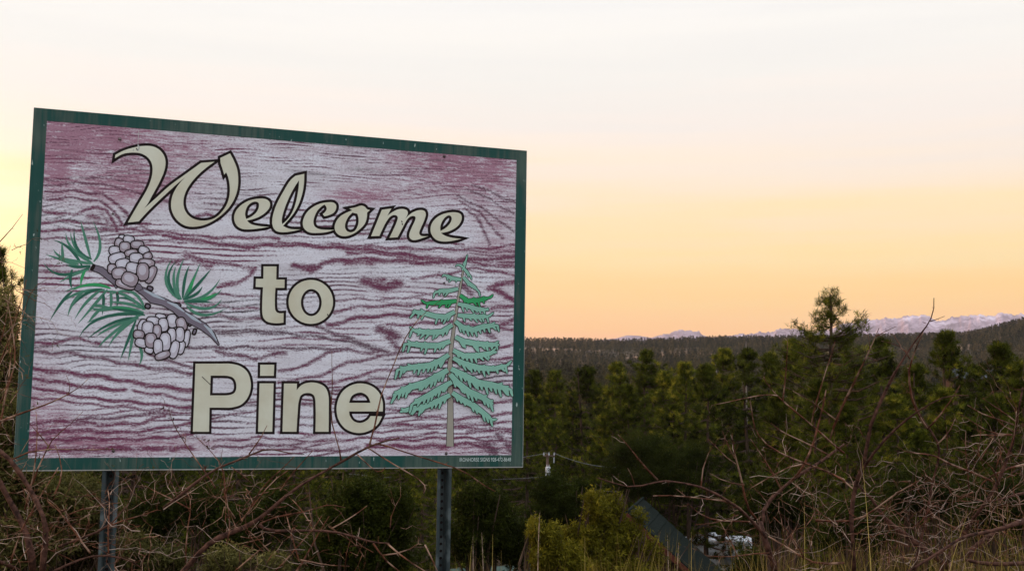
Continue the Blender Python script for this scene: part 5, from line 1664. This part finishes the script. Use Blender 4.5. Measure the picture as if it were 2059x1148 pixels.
class Shrub:
    def __init__(s, name, label, px, py, d, seed):
        c = at(px, py, d)
        s.o = thing(name, label, 'shrub', (c[0], c[1], float(gz(c[0], c[1]))))
        s.c = np.array(s.o.location)
        s.tw, s.pale, s.lv, s.q = Geo(), Geo(), [], random.Random(seed)

    def spikes(s, P, R, dens=1.0, leaves=0.0):
        q = s.q
        for i in range(1, len(P) - 1):
            if q.random() > .55 * dens: continue
            a = P[i + 1] - P[i - 1]; a = a / max(np.linalg.norm(a), 1e-6)
            r = np.array([q.gauss(0, 1) for _ in range(3)]); r -= a * a.dot(r); r /= max(np.linalg.norm(r), 1e-6)
            l = q.uniform(.008, .020)
            s.tw.tube([P[i] - s.c, P[i] + (r + a * .5) * l - s.c], [min(R[i] * .8, .0019), .0003], 3, False)
            if leaves and q.random() < leaves:
                s.lv.append(P[i] + r * .012 - s.c)

    def branch(s, P, r0, r1, main=True, n=6, spikes=1.0, leaves=0.0, matn=None):
        if main: P = resmooth(P)
        m = len(P)
        R = [(r0 * (1 - i / (m - 1)) + r1 * i / (m - 1)) * s.q.uniform(.80, 1.2) for i in range(m)]
        if main:
            g = Geo(); g.tube([p - s.c for p in P], R, n)
            link('branch', g.mesh(), MAT[matn or ('stem' if r0 > .0062 else 'twig')], s.o, smooth=True)
        else:
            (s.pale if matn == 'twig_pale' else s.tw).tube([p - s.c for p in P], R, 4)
        s.spikes(P, R, spikes, leaves)
        return P, R

    def sprout(s, P, R, count, lmin, lmax, level=1, updir=.25, leaves=0.0, spikes=.6):
        q = s.q
        for _ in range(count):
            i = q.randrange(1, len(P))
            a = P[i] - P[i - 1]; a = a / max(np.linalg.norm(a), 1e-6)
            r = np.array([q.gauss(0, 1), q.gauss(0, .6), q.gauss(0, 1)]); r -= a * a.dot(r); r /= max(np.linalg.norm(r), 1e-6)
            d = a * q.uniform(.2, 1.0) + r * q.uniform(.5, 1.0) + np.array([0, 0, updir]); d /= np.linalg.norm(d)
            l = q.uniform(lmin, lmax)
            n = max(3, int(l / .035))
            T = [P[i]]
            for k in range(n):
                d = d + np.array([q.gauss(0, .10), q.gauss(0, .08), q.gauss(0, .10)]); d /= np.linalg.norm(d)
                e = d + r * .32 * (-1) ** k + np.array([q.gauss(0, .14), q.gauss(0, .10), q.gauss(0, .14)])
                T.append(T[-1] + e / np.linalg.norm(e) * l / n)
            rr = min(R[i] * .6, .0015)
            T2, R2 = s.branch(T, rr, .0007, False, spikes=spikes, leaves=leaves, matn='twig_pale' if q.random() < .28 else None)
            if level > 0: s.sprout(T2, R2, q.randint(1, 3), lmin * .4, lmax * .45, level - 1, updir, leaves, spikes)

    def tangle(s, x0, x1, y0, y1, d, n, l0, l1, leaves=0.0):
        """short dead twigs criss-crossing low in the shrub"""
        q = s.q
        for _ in range(n):
            p = np.array(at(q.uniform(x0, x1), q.uniform(y0, y1), d + q.uniform(-.5, .5)))
            dv = np.array([q.gauss(0, 1), q.gauss(0, .6), q.gauss(.15, .8)]); dv /= np.linalg.norm(dv)
            l = q.uniform(l0, l1); m = max(3, int(l / .04))
            T = [p]
            for k in range(m):
                dv = dv + np.array([q.gauss(0, .12), q.gauss(0, .09), q.gauss(0, .12)]); dv /= np.linalg.norm(dv)
                e = dv + np.array([q.gauss(0, .30), q.gauss(0, .22), q.gauss(0, .30)])
                T.append(T[-1] + e / np.linalg.norm(e) * l / m)
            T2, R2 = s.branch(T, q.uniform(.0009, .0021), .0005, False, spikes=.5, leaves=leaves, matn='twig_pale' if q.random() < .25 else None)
            s.sprout(T2, R2, q.randint(1, 3), l0 * .3, l1 * .4, 0, .1, leaves)

    def done(s, leafmat='sage', blade=(.016, .006), k=4):
        if s.tw.v: tag(link('twigs', s.tw.mesh(), MAT['twig'], s.o), kind='stuff')
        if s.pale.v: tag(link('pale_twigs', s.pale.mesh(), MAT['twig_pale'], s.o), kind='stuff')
        if s.lv:
            v, f, t_ = blades(np.array(s.lv), k, blade[0], blade[1], .2, None, 5, .008)
            tag(link('small_leaves', mesh_tri(v, f, {'tone': t_}), MAT[leafmat], s.o), kind='stuff')


ZZ = lambda ox, oy, s: (lambda p: (ox + p[0] / s, oy + p[1] / s))
R4, R5, R7, L1, MM, R8 = ZZ(1200, 740, 2.814), ZZ(1640, 740, 2.814), ZZ(1540, 560, 3.827), ZZ(0, 740, 2.8135), ZZ(440, 880, 3.9596), ZZ(0, 900, 4.628)
PXR = 4.1 / F   # metres per photo pixel near 5 m

# --- shrub reaching left from the middle right
sh = Shrub('thorn_shrub', 'bare thorny shrub whose long branches reach left over the cabin roof', 1540, 1148, 5.2, 1)
T4 = [  # points from base to tip, r0, r1 (px)
    ([(960, 960), (940, 930), (900, 890), (850, 830), (760, 760), (670, 705), (590, 668), (520, 655), (430, 640), (340, 640), (250, 668), (180, 682), (90, 645), (5, 620)], 4.2, 1.3, 5.1, 4.7),
    ([(345, 632), (270, 560), (200, 470), (120, 375)], 2.4, .9, 4.85, 4.8), ([(590, 665), (595, 560), (625, 480), (685, 400)], 1.8, .8, 4.9, 4.9), ([(215, 665), (200, 600), (175, 565)], 1.2, .6, 4.8, 4.8),
    ([(850, 830), (780, 765), (680, 745), (590, 738), (520, 725), (400, 717), (320, 722)], 2.6, 1.2, 5.1, 4.9), ([(500, 722), (490, 715), (450, 682)], 1.1, .6, 5, 5),
    ([(900, 870), (800, 860), (720, 870), (640, 855), (570, 825), (515, 765)], 2.6, 1.0, 5.1, 5.0), ([(800, 830), (720, 865), (640, 880), (560, 885)], 2, .8, 5.0, 4.9),
    ([(835, 660), (760, 655), (700, 630), (640, 595)], 1.8, .8, 5.1, 5.0), ([(900, 850), (850, 800), (840, 740), (825, 650), (800, 560), (780, 490), (765, 370)], 3.4, .9, 5.2, 5.1),
    ([(780, 510), (740, 440), (710, 355)], 1.7, .8, 5.1, 5.1), ([(785, 540), (700, 470), (630, 400)], 1.8, .8, 5.1, 5.0), ([(780, 480), (800, 430)], 1, .5, 5.1, 5.1),
    ([(1020, 155), (1000, 150), (910, 155), (830, 170), (740, 195), (650, 210)], 2.0, .8, 5.3, 5.2),
    ([(1400, 480), (1320, 420), (1250, 350), (1200, 310), (1130, 250), (1050, 185), (1000, 140), (950, 70), (945, 50)], 3.2, 1, 5.5, 5.3),
    ([(1052, 185), (1062, 100), (1075, 0), (1074, -60), (1080, -150)], 2.0, .9, 5.35, 5.3), ([(1215, 310), (1240, 200), (1270, 100), (1300, 0), (1322, -60), (1348, -150)], 2.2, .8, 5.4, 5.4),
    ([(1100, 640), (1180, 540), (1210, 460), (1245, 340), (1280, 220), (1297, 125)], 3.4, 1.8, 5.3, 5.3),
    ([(1400, 632), (1290, 580), (1200, 545), (1110, 515), (1040, 480), (960, 440), (910, 380), (880, 290), (862, 165)], 3.0, .9, 5.3, 5.1),
    ([(1310, 490), (1220, 440), (1140, 400), (1060, 370), (985, 310)], 2.0, .8, 5.3, 5.2), ([(1040, 680), (1000, 600), (960, 530), (910, 460), (870, 400)], 2.2, .8, 5.2, 5.1),
    ([(1170, 540), (1080, 550), (1020, 600), (930, 640), (850, 690)], 2.2, .8, 5.2, 5.1),
    ([(940, 870), (930, 800), (980, 740), (1060, 670), (1130, 610), (1220, 560), (1300, 510), (1400, 430)], 5.0, 3.0, 5.3, 5.5),
    ([(1350, 290), (1290, 250), (1200, 185), (1110, 130)], 1.8, .7, 5.4, 5.3), ([(1320, 400), (1340, 330), (1370, 260), (1404, 190)], 2, .9, 5.4, 5.4),
    ([(1010, 1160), (980, 1060), (960, 990), (940, 930), (925, 870)], 9, 6, 5.25, 5.25), ([(1400, 1100), (1220, 1110), (1150, 1060), (1060, 1000), (970, 950)], 3.0, 2.0, 5.0, 5.2),
    ([(800, 1080), (780, 1010), (740, 950), (700, 870)], 2, .8, 4.9, 5.0), ([(980, 1045), (900, 1045), (760, 1070), (620, 1060)], 2.2, .8, 5.1, 5.0), ([(1180, 1080), (1130, 1000), (1080, 900), (1000, 840)], 2.2, 1, 5.1, 5.1)]
for i, (pts, a, b, d0, d1) in enumerate(T4):
    P, R = sh.branch(branch_world(pts, d0, d1, R4, .015, i), a * PXR, b * PXR, spikes=1.1)
    L_ = sum(np.linalg.norm(P[j + 1] - P[j]) for j in range(len(P) - 1))
    sh.sprout(P, R, int(L_ * 4.5), .02, .13, 1)
sh.tangle(1450, 1700, 980, 1120, 5.3, 30, .12, .45)
sh.tangle(1500, 1700, 880, 1000, 5.3, 8, .10, .35)
sh.done()

sh = Shrub('thorn_shrub', 'bare thorny shrub with tall reddish branches standing up against the far peaks', 1715, 1148, 4.8, 2)
T5 = [([(215, 1160), (210, 1000), (190, 850), (215, 740), (220, 670), (250, 590), (285, 500), (295, 420), (305, 320), (340, 240), (385, 150), (430, 60), (452, 20)], 6.0, 3.6, 4.7, 4.5),
      ([(235, 620), (270, 560), (330, 480), (380, 410), (450, 350), (510, 290), (570, 250), (650, 200), (720, 160), (790, 152), (865, 155)], 3.8, 1.0, 4.7, 4.3),
      ([(640, 335), (650, 330), (710, 260), (770, 180), (818, 97)], 2.4, .9, 4.6, 4.5),
      ([(85, 390), (110, 290), (150, 220), (210, 100), (255, 0)], 2.6, 2.2, 5.0, 4.9),
      ([(860, 0 - 8), (0, 0)], 0, 0, 0, 0),
      ([(0, 860), (200, 870), (280, 850), (350, 780), (430, 730), (500, 680), (585, 635)], 3.2, 1.0, 4.8, 4.5),
      ([(210, 680), (160, 630), (90, 590), (0, 556)], 2.4, 1.4, 4.8, 4.9)]
for i, (pts, a, b, d0, d1) in enumerate(T5):
    if a == 0: continue
    P, R = sh.branch(branch_world(pts, d0, d1, R5, .012, 40 + i), a * PXR, b * PXR, spikes=1.3)
    L_ = sum(np.linalg.norm(P[j + 1] - P[j]) for j in range(len(P) - 1))
    sh.sprout(P, R, int(L_ * 2.2), .03, .14, 1)
T7 = [([(802, 1150), (860, 1000), (920, 860), (970, 760), (1030, 660), (1080, 580), (1150, 480), (1200, 410), (1230, 380), (1275, 310), (1300, 230), (1293, 150)], 3.6, .8, 4.5, 4.4),
      ([(1265, 330), (1330, 310), (1375, 290)], 1.2, .5, 4.4, 4.4), ([(1230, 345), (1205, 335)], .9, .5, 4.4, 4.4),
      ([(1240, 1150), (1210, 1110), (1150, 1010), (1120, 920), (1100, 800), (1095, 700), (1130, 590), (1170, 500), (1210, 415)], 3.2, .9, 4.7, 4.5),
      ([(518, 1150), (560, 1040), (620, 920), (660, 820), (720, 720), (770, 610), (800, 540), (850, 440), (870, 382)], 2.8, .7, 4.9, 4.7), ([(845, 445), (930, 400), (1003, 368)], 1.2, .5, 4.75, 4.7), ([(800, 540), (795, 480), (786, 425)], 1.0, .5, 4.7, 4.7),
      ([(1110, 620), (1080, 560), (1030, 510), (960, 500), (890, 480)], 1.6, .6, 4.55, 4.5), ([(1040, 520), (1010, 480), (975, 420)], 1.1, .5, 4.5, 4.5), ([(785, 610), (830, 615), (862, 640)], .9, .5, 4.7, 4.7)]
for i, (pts, a, b, d0, d1) in enumerate(T7):
    P, R = sh.branch(branch_world(pts, d0, d1, R7, .012, 70 + i), a * PXR, b * PXR, spikes=1.4)
    L_ = sum(np.linalg.norm(P[j + 1] - P[j]) for j in range(len(P) - 1))
    sh.sprout(P, R, int(L_ * 1.5), .02, .07, 0)
sh.tangle(1620, 1790, 960, 1140, 4.9, 34, .10, .40)
sh.done()

sh = Shrub('thorn_shrub', 'dense tangled grey thorn shrub filling the lower right corner of the photo', 1900, 1148, 5.0, 3)
T6 = [([(560, 1000 + 150), (640, 485 + 300), (700, 470), (700, 420), (660, 370), (620, 310), (565, 230), (540, 130), (525, 0)], 4.2, 1.6, 5.0, 4.8),
      ([(690, 430), (720, 400), (770, 350), (790, 285)], 1.8, .8, 4.9, 4.9),
      ([(1120, 320), (1040, 290), (940, 260), (860, 210)], 2, .8, 4.9, 4.8), ([(1130, 300), (1090, 270), (1020, 220), (945, 170)], 2, .8, 4.9, 4.8),
      ([(1110, 375), (1030, 385), (950, 345), (880, 300), (805, 255)], 2, .8, 4.9, 4.8),
      ([(700, 1160), (760, 1060), (840, 950), (880, 860), (950, 780), (1020, 680), (1080, 520), (1120, 430), (1130, 340), (1150, 220), (1172, 110)], 7, 2.2, 5.2, 4.9),
      ([(1240, 860), (1179, 870), (1080, 890), (990, 930), (860, 945), (790, 980), (700, 1040), (620, 1090), (520, 1150)], 4.8, 2.6, 4.6, 4.3),
      ([(800, 1170), (760, 1120), (700, 1090), (620, 1030), (540, 960), (440, 900), (390, 850), (330, 740), (240, 660)], 10, 3.5, 5.3, 5.3),
      ([(1240, 1100), (1179, 1100), (1000, 1110), (900, 1100), (840, 1080)], 6, 4, 5.0, 5.0), ([(840, 1080), (930, 980), (1060, 900), (1200, 850)], 7, 5, 5.2, 5.3),
      ([(1000, 640), (900, 590), (800, 560), (720, 520), (640, 485), (570, 480), (490, 480), (460, 440)], 3, .8, 5.0, 4.8),
      ([(870, 690), (860, 560), (840, 440), (850, 355)], 2, .7, 5, 4.9), ([(1120, 360), (1060, 330), (1000, 270), (960, 215)], 1.6, .7, 4.9, 4.9), ([(1110, 378), (1050, 385), (960, 380), (880, 385)], 1.6, .8, 4.9, 4.8),
      ([(1040, 660), (1000, 560), (930, 520), (885, 445)], 2.2, .8, 5.0, 4.9), ([(890, 700), (830, 750), (760, 720), (740, 660), (705, 590)], 2.2, .8, 5.1, 5),
      ([(850, 940), (800, 900), (720, 880), (640, 800)], 3, 1, 5.1, 5.0), ([(1179, 545), (1100, 560), (1000, 600), (930, 650), (900, 750)], 3, 1.5, 5.0, 5.1), ([(1200, 700), (1100, 720), (1000, 760), (880, 740)], 3.5, 1, 5.1, 5.0),
      ([(930, 520), (970, 460), (1005, 395)], 1.6, .7, 4.9, 4.9), ([(1010, 600), (1030, 520), (1060, 460)], 1.6, .7, 4.9, 4.9), ([(745, 470), (745, 400), (740, 335)], 1.3, .7, 4.8, 4.8)]
for i, (pts, a, b, d0, d1) in enumerate(T6):
    P, R = sh.branch(branch_world(pts, d0, d1, R5, .015, 100 + i), a * PXR, b * PXR, spikes=1.1)
    L_ = sum(np.linalg.norm(P[j + 1] - P[j]) for j in range(len(P) - 1))
    sh.sprout(P, R, int(L_ * 5.5), .02, .13, 1)
sh.tangle(1830, 2090, 950, 1130, 5.1, 110, .10, .40)
sh.tangle(1960, 2090, 820, 960, 5.0, 30, .08, .35)
sh.tangle(1760, 1900, 1000, 1130, 5.2, 30, .10, .35)
sh.done()

# --- thorny shrub in front of the sign
sh = Shrub('thorn_shrub', 'thorny reddish shrub leaning right across the bottom of the sign', 330, 1148, 4.7, 4)
TM = [([(-480, 1300), (-300, 1080), (-150, 900), (0, 790), (100, 750), (200, 720), (320, 650), (430, 560), (520, 470), (640, 380), (760, 310), (880, 245), (1000, 180), (1110, 110), (1200, 65), (1330, 20), (1440, 0)], 8.5, 1.6, 4.6, 4.9),
      ([(320, 690), (350, 730), (450, 745), (560, 740), (700, 735), (820, 735), (960, 750), (1080, 785), (1180, 820), (1260, 840), (1360, 838)], 4.2, 1.4, 4.7, 4.6),
      ([(1230, 840), (1290, 920), (1320, 980), (1440, 1065)], 2.4, 1.4, 4.6, 4.6), ([(1340, 840), (1440, 930), (1540, 1000), (1650, 1065)], 2.2, 1.2, 4.6, 4.5),
      ([(1250, 45), (1290, 50), (1400, 85), (1500, 120), (1600, 150), (1700, 180), (1800, 215), (1900, 240), (1980, 280), (2059, 340), (2130, 395), (2200, 425)], 2.2, .9, 4.9, 4.8),
      ([(1190, 80), (1290, 150), (1400, 215), (1460, 250), (1530, 290), (1600, 330), (1650, 380), (1650, 410), (1630, 440)], 1.9, 1.0, 4.9, 4.8),
      ([(1090, 120), (1150, 180), (1210, 230), (1250, 275), (1310, 280), (1325, 235)], 1.8, .8, 4.9, 4.8),
      ([(975, 190), (965, 100), (935, 0), (895, -110), (885, -230), (905, -360), (908, -460), (896, -560), (900, -690)], 2.0, .6, 4.9, 4.9),
      ([(1200, 60), (1210, 0), (1240, -80), (1270, -200), (1275, -340), (1355, -480), (1425, -670), (1490, -820), (1565, -920), (1650, -1010), (1760, -1090), (1850, -1160)], 2.6, .5, 4.9, 5.2),
      ([(-440, 560), (-250, 400), (-100, 290), (0, 230), (100, 200), (200, 160), (270, 130), (350, 90), (420, 85), (500, 110), (560, 120), (640, 135), (680, 130)], 3.8, .8, 4.5, 4.7),
      ([(240, 130), (290, 60), (340, 0), (385, -100)], 1.8, .7, 4.6, 4.6), ([(240, 580), (280, 500), (330, 410), (400, 330), (520, 240), (600, 150)], 2.2, .8, 4.7, 4.7),
      ([(180, 660), (230, 600), (300, 500), (380, 400), (460, 310), (550, 260)], 2.4, .9, 4.7, 4.8), ([(490, 420), (520, 370), (600, 260), (680, 180), (750, 100)], 1.9, .7, 4.8, 4.8),
      ([(900, 720), (960, 690), (1040, 640), (1120, 590), (1180, 540)], 1.9, .8, 4.7, 4.8), ([(1300, 935), (1420, 930), (1520, 880), (1620, 850), (1590, 790)], 1.9, .8, 4.6, 4.6),
      ([(650, 970), (800, 1000), (900, 1020), (1040, 1020)], 2.0, .8, 4.6, 4.6), ([(330, 680), (450, 620), (560, 610), (700, 590), (790, 555), (850, 530), (920, 530), (1005, 555)], 2.4, .8, 4.7, 4.8),
      ([(430, 1080), (520, 1000), (600, 890), (690, 790), (780, 700), (820, 620)], 2.2, .8, 4.7, 4.7), ([(640, 980), (600, 850), (560, 700), (530, 580)], 1.8, .8, 4.7, 4.8),
      ([(620, 1065), (680, 970), (740, 860), (800, 740), (880, 620)], 3.0, .9, 4.6, 4.7), ([(1000, 1065), (1010, 900), (1050, 800)], 1.2, .6, 4.4, 4.4), ([(1640, 850), (1700, 960), (1740, 1060)], 1.6, 1.0, 4.6, 4.5),
      ([(400, 900), (290, 780), (240, 740)], 1.8, .8, 4.6, 4.6), ([(130, 1060), (250, 960), (360, 850), (420, 830)], 2.0, .9, 4.5, 4.5),
      ([(740, 700), (680, 590), (600, 500), (560, 470)], 1.8, .8, 4.7, 4.8), ([(130, 640), (60, 560), (40, 460), (40, 280)], 2.0, .8, 4.6, 4.6), ([(40, 480), (80, 380), (120, 250)], 1.6, .7, 4.6, 4.6)]
for i, (pts, a, b, d0, d1) in enumerate(TM):
    P, R = sh.branch(branch_world(pts, d0, d1, MM, .012, 200 + i), a * PXR * .94, b * PXR * .94, spikes=1.2)
    L_ = sum(np.linalg.norm(P[j + 1] - P[j]) for j in range(len(P) - 1))
    sh.sprout(P, R, int(L_ * (2.2 if i not in (4, 5, 6, 7, 8) else .7)), .02, .11, 1 if i not in (4, 7, 8) else 0)
TL = [([(1220, 640 + 40), (1200, 640), (1160, 590), (1100, 500), (1040, 420), (1000, 350), (960, 280), (955, 225)], 1.9, .7), ([(1265, 590), (1260, 530), (1180, 460), (1115, 390)], 1.6, .7),
      ([(1280, 1000), (1310, 840), (1270, 750), (1280, 650), (1265, 580)], 1.8, .9), ([(1310, 560), (1370, 600), (1440, 665)], 1.4, .7), ([(1080, 800), (980, 740), (900, 710), (820, 665)], 2.2, .8),
      ([(600, 900), (700, 850), (800, 840), (890, 800)], 2.2, .8), ([(1050, 1100), (1060, 900), (1090, 740), (1050, 680)], 1.8, .9)]
for i, (pts, a, b) in enumerate(TL):
    P, R = sh.branch(branch_world(pts, 4.6, 4.7, L1, .012, 250 + i), a * PXR * .94, b * PXR * .94, spikes=1.2, leaves=.9 if i < 2 else 0)
    sh.sprout(P, R, 8, .02, .09, 0, leaves=.6 if i < 2 else .1)
sh.tangle(340, 640, 980, 1140, 4.8, 40, .10, .40, .12)
sh.tangle(600, 860, 1020, 1140, 4.8, 10, .10, .3)
sh.done('stem_leaf', (.020, .008), 3)

sh = Shrub('thorn_shrub', 'dark thorny shrub at the far left overlapping the left edge of the sign', 70, 1148, 4.4, 5)
TA = [([(-60, 330), (0, 300), (90, 265), (190, 230), (290, 200), (380, 150), (460, 110), (500, 60)], 2.8, .7, 4.4, 4.6), ([(385, 150), (400, 130), (395, 70), (375, 40)], 1.2, .5, 4.6, 4.6),
      ([(180, 660), (215, 550), (270, 460), (290, 400), (330, 370), (400, 320), (470, 245)], 2.6, .6, 4.5, 4.6), ([(275, 440), (220, 370), (165, 310)], 1.6, .6, 4.5, 4.5),
      ([(60, 520), (150, 465), (280, 455), (400, 460), (520, 465), (640, 455), (710, 460)], 2.0, .6, 4.4, 4.6),
      ([(240, 1160), (260, 1000), (265, 900), (245, 840), (215, 760), (160, 660), (100, 580), (50, 500), (0, 465), (-60, 440)], 7.0, 5.0, 4.3, 4.4),
      ([(190, 1160), (180, 1060), (160, 960), (130, 880), (90, 810), (40, 730), (0, 640), (-50, 560)], 9.0, 6.5, 4.5, 4.6),
      ([(310, 710), (340, 660), (360, 570), (340, 510), (310, 430)], 1.8, .9, 4.4, 4.5), ([(140, 800), (170, 700), (190, 600), (205, 500), (210, 400), (205, 250)], 2.2, .8, 4.4, 4.5),
      ([(330, 1010), (450, 960), (560, 930), (640, 880), (680, 820), (740, 750)], 4.0, 1.2, 4.5, 4.6), ([(60, 1100), (120, 900), (240, 700), (330, 560)], 2.8, 1, 4.5, 4.6),
      ([(0, 200), (40, 130), (60, -80), (140, -330), (190, -480), (300, -520)], 1.8, .5, 4.6, 4.7), ([(-30, 450), (20, 200), (90, -20), (70, -250), (30, -420)], 2.6, .8, 4.5, 4.6),
      ([(-60, 100), (0, -30), (80, -250), (150, -500)], 2.4, .8, 4.6, 4.6), ([(-60, 0), (20, -180), (60, -420)], 2, .8, 4.6, 4.6), ([(-80, -650), (0, -705), (70, -790), (128, -870)], 1.8, .5, 4.6, 4.6)]
for i, (pts, a, b, d0, d1) in enumerate(TA):
    P, R = sh.branch(branch_world(pts, d0, d1, L1, .012, 300 + i), a * PXR * .9, b * PXR * .9, spikes=1.2, leaves=.25)
    L_ = sum(np.linalg.norm(P[j + 1] - P[j]) for j in range(len(P) - 1))
    sh.sprout(P, R, int(L_ * (3 if i not in (0, 2, 4, 15) else 1)), .02, .13, 1, leaves=.18)
TB = [([(460, 1180), (490, 1148), (600, 1100), (740, 1040), (870, 990), (1000, 1000), (1130, 1020), (1240, 1050), (1320, 1120)], 4.0, 1.6), ([(-60, 1040), (0, 1060), (120, 1110), (220, 1170)], 5, 4),
      ([(340, 900), (500, 960), (600, 1010), (700, 1060)], 2.2, 1.0), ([(840, 980), (740, 850), (640, 700), (540, 560), (440, 490)], 2.6, 1.0), ([(1010, 980), (1000, 800), (1015, 600), (1005, 400)], 2.2, 1.0), ([(640, 620), (760, 560), (900, 540), (1120, 510)], 1.9, .9)]
for i, (pts, a, b) in enumerate(TB):
    P, R = sh.branch(branch_world(pts, 4.4, 4.6, R8, .012, 340 + i), a * PXR * .9, b * PXR * .9, spikes=1.2, leaves=.2)
    L_ = sum(np.linalg.norm(P[j + 1] - P[j]) for j in range(len(P) - 1))
    sh.sprout(P, R, int(L_ * 5), .03, .16, 1, leaves=.15)
sh.tangle(-20, 330, 980, 1140, 4.7, 70, .10, .40, .3)
sh.tangle(-30, 40, 500, 720, 4.9, 16, .08, .26, .4)
sh.tangle(-20, 60, 600, 940, 4.9, 34, .08, .28, .3)
sh.done()


# ------------------------------------------------------------------ dry grass
def grass():
    q = np.random.default_rng(77)
    V, Fc, T = [], [], []
    def blade_(x, y, h, w, bend, tone):
        z = float(gz(x, y)) - .02
        a = q.uniform(0, 6.28); ca, sa = math.cos(a), math.sin(a)
        fa = q.uniform(-.5, .5)
        b = len(V); n = 6
        for i in range(n + 1):
            t_ = i / n
            off = bend * t_ ** 2.2
            ww = w * (1 - t_ ** 1.5 * .9)
            cx, cy, cz = x + ca * off, y + sa * off, z + h * t_ - .25 * abs(bend) * t_ ** 3
            V.append((cx - ww / 2 * math.cos(fa), cy - ww / 2 * math.sin(fa), cz)); V.append((cx + ww / 2 * math.cos(fa), cy + ww / 2 * math.sin(fa), cz))
            T.extend([tone + .15 * t_] * 2)
        for i in range(n): Fc.append((b + 2 * i, b + 2 * i + 1, b + 2 * i + 3, b + 2 * i + 2))
    def patch(x0, x1, d0, d1, ytop0, ytop1, n):
        for _ in range(n):
            px = q.uniform(x0, x1); d = q.uniform(d0, d1)
            p = at(px, q.uniform(ytop0, ytop1), d)
            g0 = float(gz(p[0], p[1])); h = max(.12, p[2] - g0)
            blade_(p[0], p[1], h, q.uniform(.0022, .0050), q.normal() * .26 * h + .03, q.uniform(.0, .8))
    patch(1470, 2100, 4.6, 6.6, 1060, 1150, 760)
    patch(1640, 1800, 4.6, 6.0, 1030, 1140, 110)
    patch(1900, 2100, 4.4, 6.4, 980, 1140, 200)
    patch(850, 1500, 5.2, 7.2, 1095, 1165, 300)
    patch(1180, 1420, 5.2, 7.2, 1040, 1140, 90)
    patch(-20, 880, 5.6, 7.4, 1125, 1175, 300)
    patch(-100, 2200, 4.0, 8.5, 1150, 1230, 3000)
    for px, yt, d, bx in ((1757, 903, 4.5, -.02), (1853, 996, 4.5, -.06), (991, 1065, 5.4, 0), (1178, 1068, 5.5, .01), (1390, 1060, 5.3, .0), (1617, 1000, 5, 0), (940, 1085, 5.6, .02)):
        p = at(px, yt, d); g0 = float(gz(p[0], p[1]))
        blade_(p[0], p[1], p[2] - g0, .0058, bx * 3, .9)
    me = mesh_tri(np.array(V), np.array(Fc), {'tone': T})
    o = link('dry_grass', me, MAT['grass'])
    tag(o, 'dry yellow grass growing along the top of the bank', 'grass', kind='stuff')
    # seed heads on weeds by the post
    for i, (px, yt, d, lab) in enumerate(((945, 1078, 5.9, 'brown seed stalk weed just right of the right hand post'), (970, 1070, 5.9, 'tall brown weed between the post and the shed'),
                                          (1350, 1075, 5.6, 'seedy grass weed in front of the cabin wall'), (1090, 1030, 6.2, 'slim weed spike left of the yellow green oak bush'),
                                          (1365, 1090, 5.8, 'pale feathery weed below the cabin eaves'))):
        p = at(px, yt, d); g0 = float(gz(p[0], p[1])); h = p[2] - g0
        w = thing('dry_weed', lab, 'weed', (p[0], p[1], g0))
        g = Geo(); ph = i
        pts = [np.array([.02 * math.sin(z * 3 + ph), 0, z]) for z in np.linspace(0, h, 9)]
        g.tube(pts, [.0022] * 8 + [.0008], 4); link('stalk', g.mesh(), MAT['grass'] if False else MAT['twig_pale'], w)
        c = []
        for k in range(60):
            t_ = q.uniform(.45, 1); c.append(np.array([.02 * math.sin(h * t_ * 3 + ph), 0, h * t_]) + q.normal(size=3) * .010 * (1.3 - t_))
        v, f, tn = blades(np.array(c), 4, .016, .005, .8, None, i, .004)
        link('seed_head', mesh_tri(v, f, {'tone': tn}), MAT['sage'], w)


grass()


# ------------------------------------------------------------------ air
def haze():
    g = Geo()
    g.box((0, 0, 215), (21400, 21400, 1000))
    m = bpy.data.materials.new('haze_air')
    m.use_nodes = True
    t_ = m.node_tree; t_.nodes.clear()
    v = t_.nodes.new('ShaderNodeVolumePrincipled')
    v.inputs['Color'].default_value = (.93, .90, .97, 1)
    v.inputs['Density'].default_value = 4.0e-5
    v.inputs['Anisotropy'].default_value = .2
    o_ = t_.nodes.new('ShaderNodeOutputMaterial')
    t_.links.new(v.outputs[0], o_.inputs['Volume'])
    o = link('haze', g.mesh(), m)
    tag(o, kind='stuff')


haze()
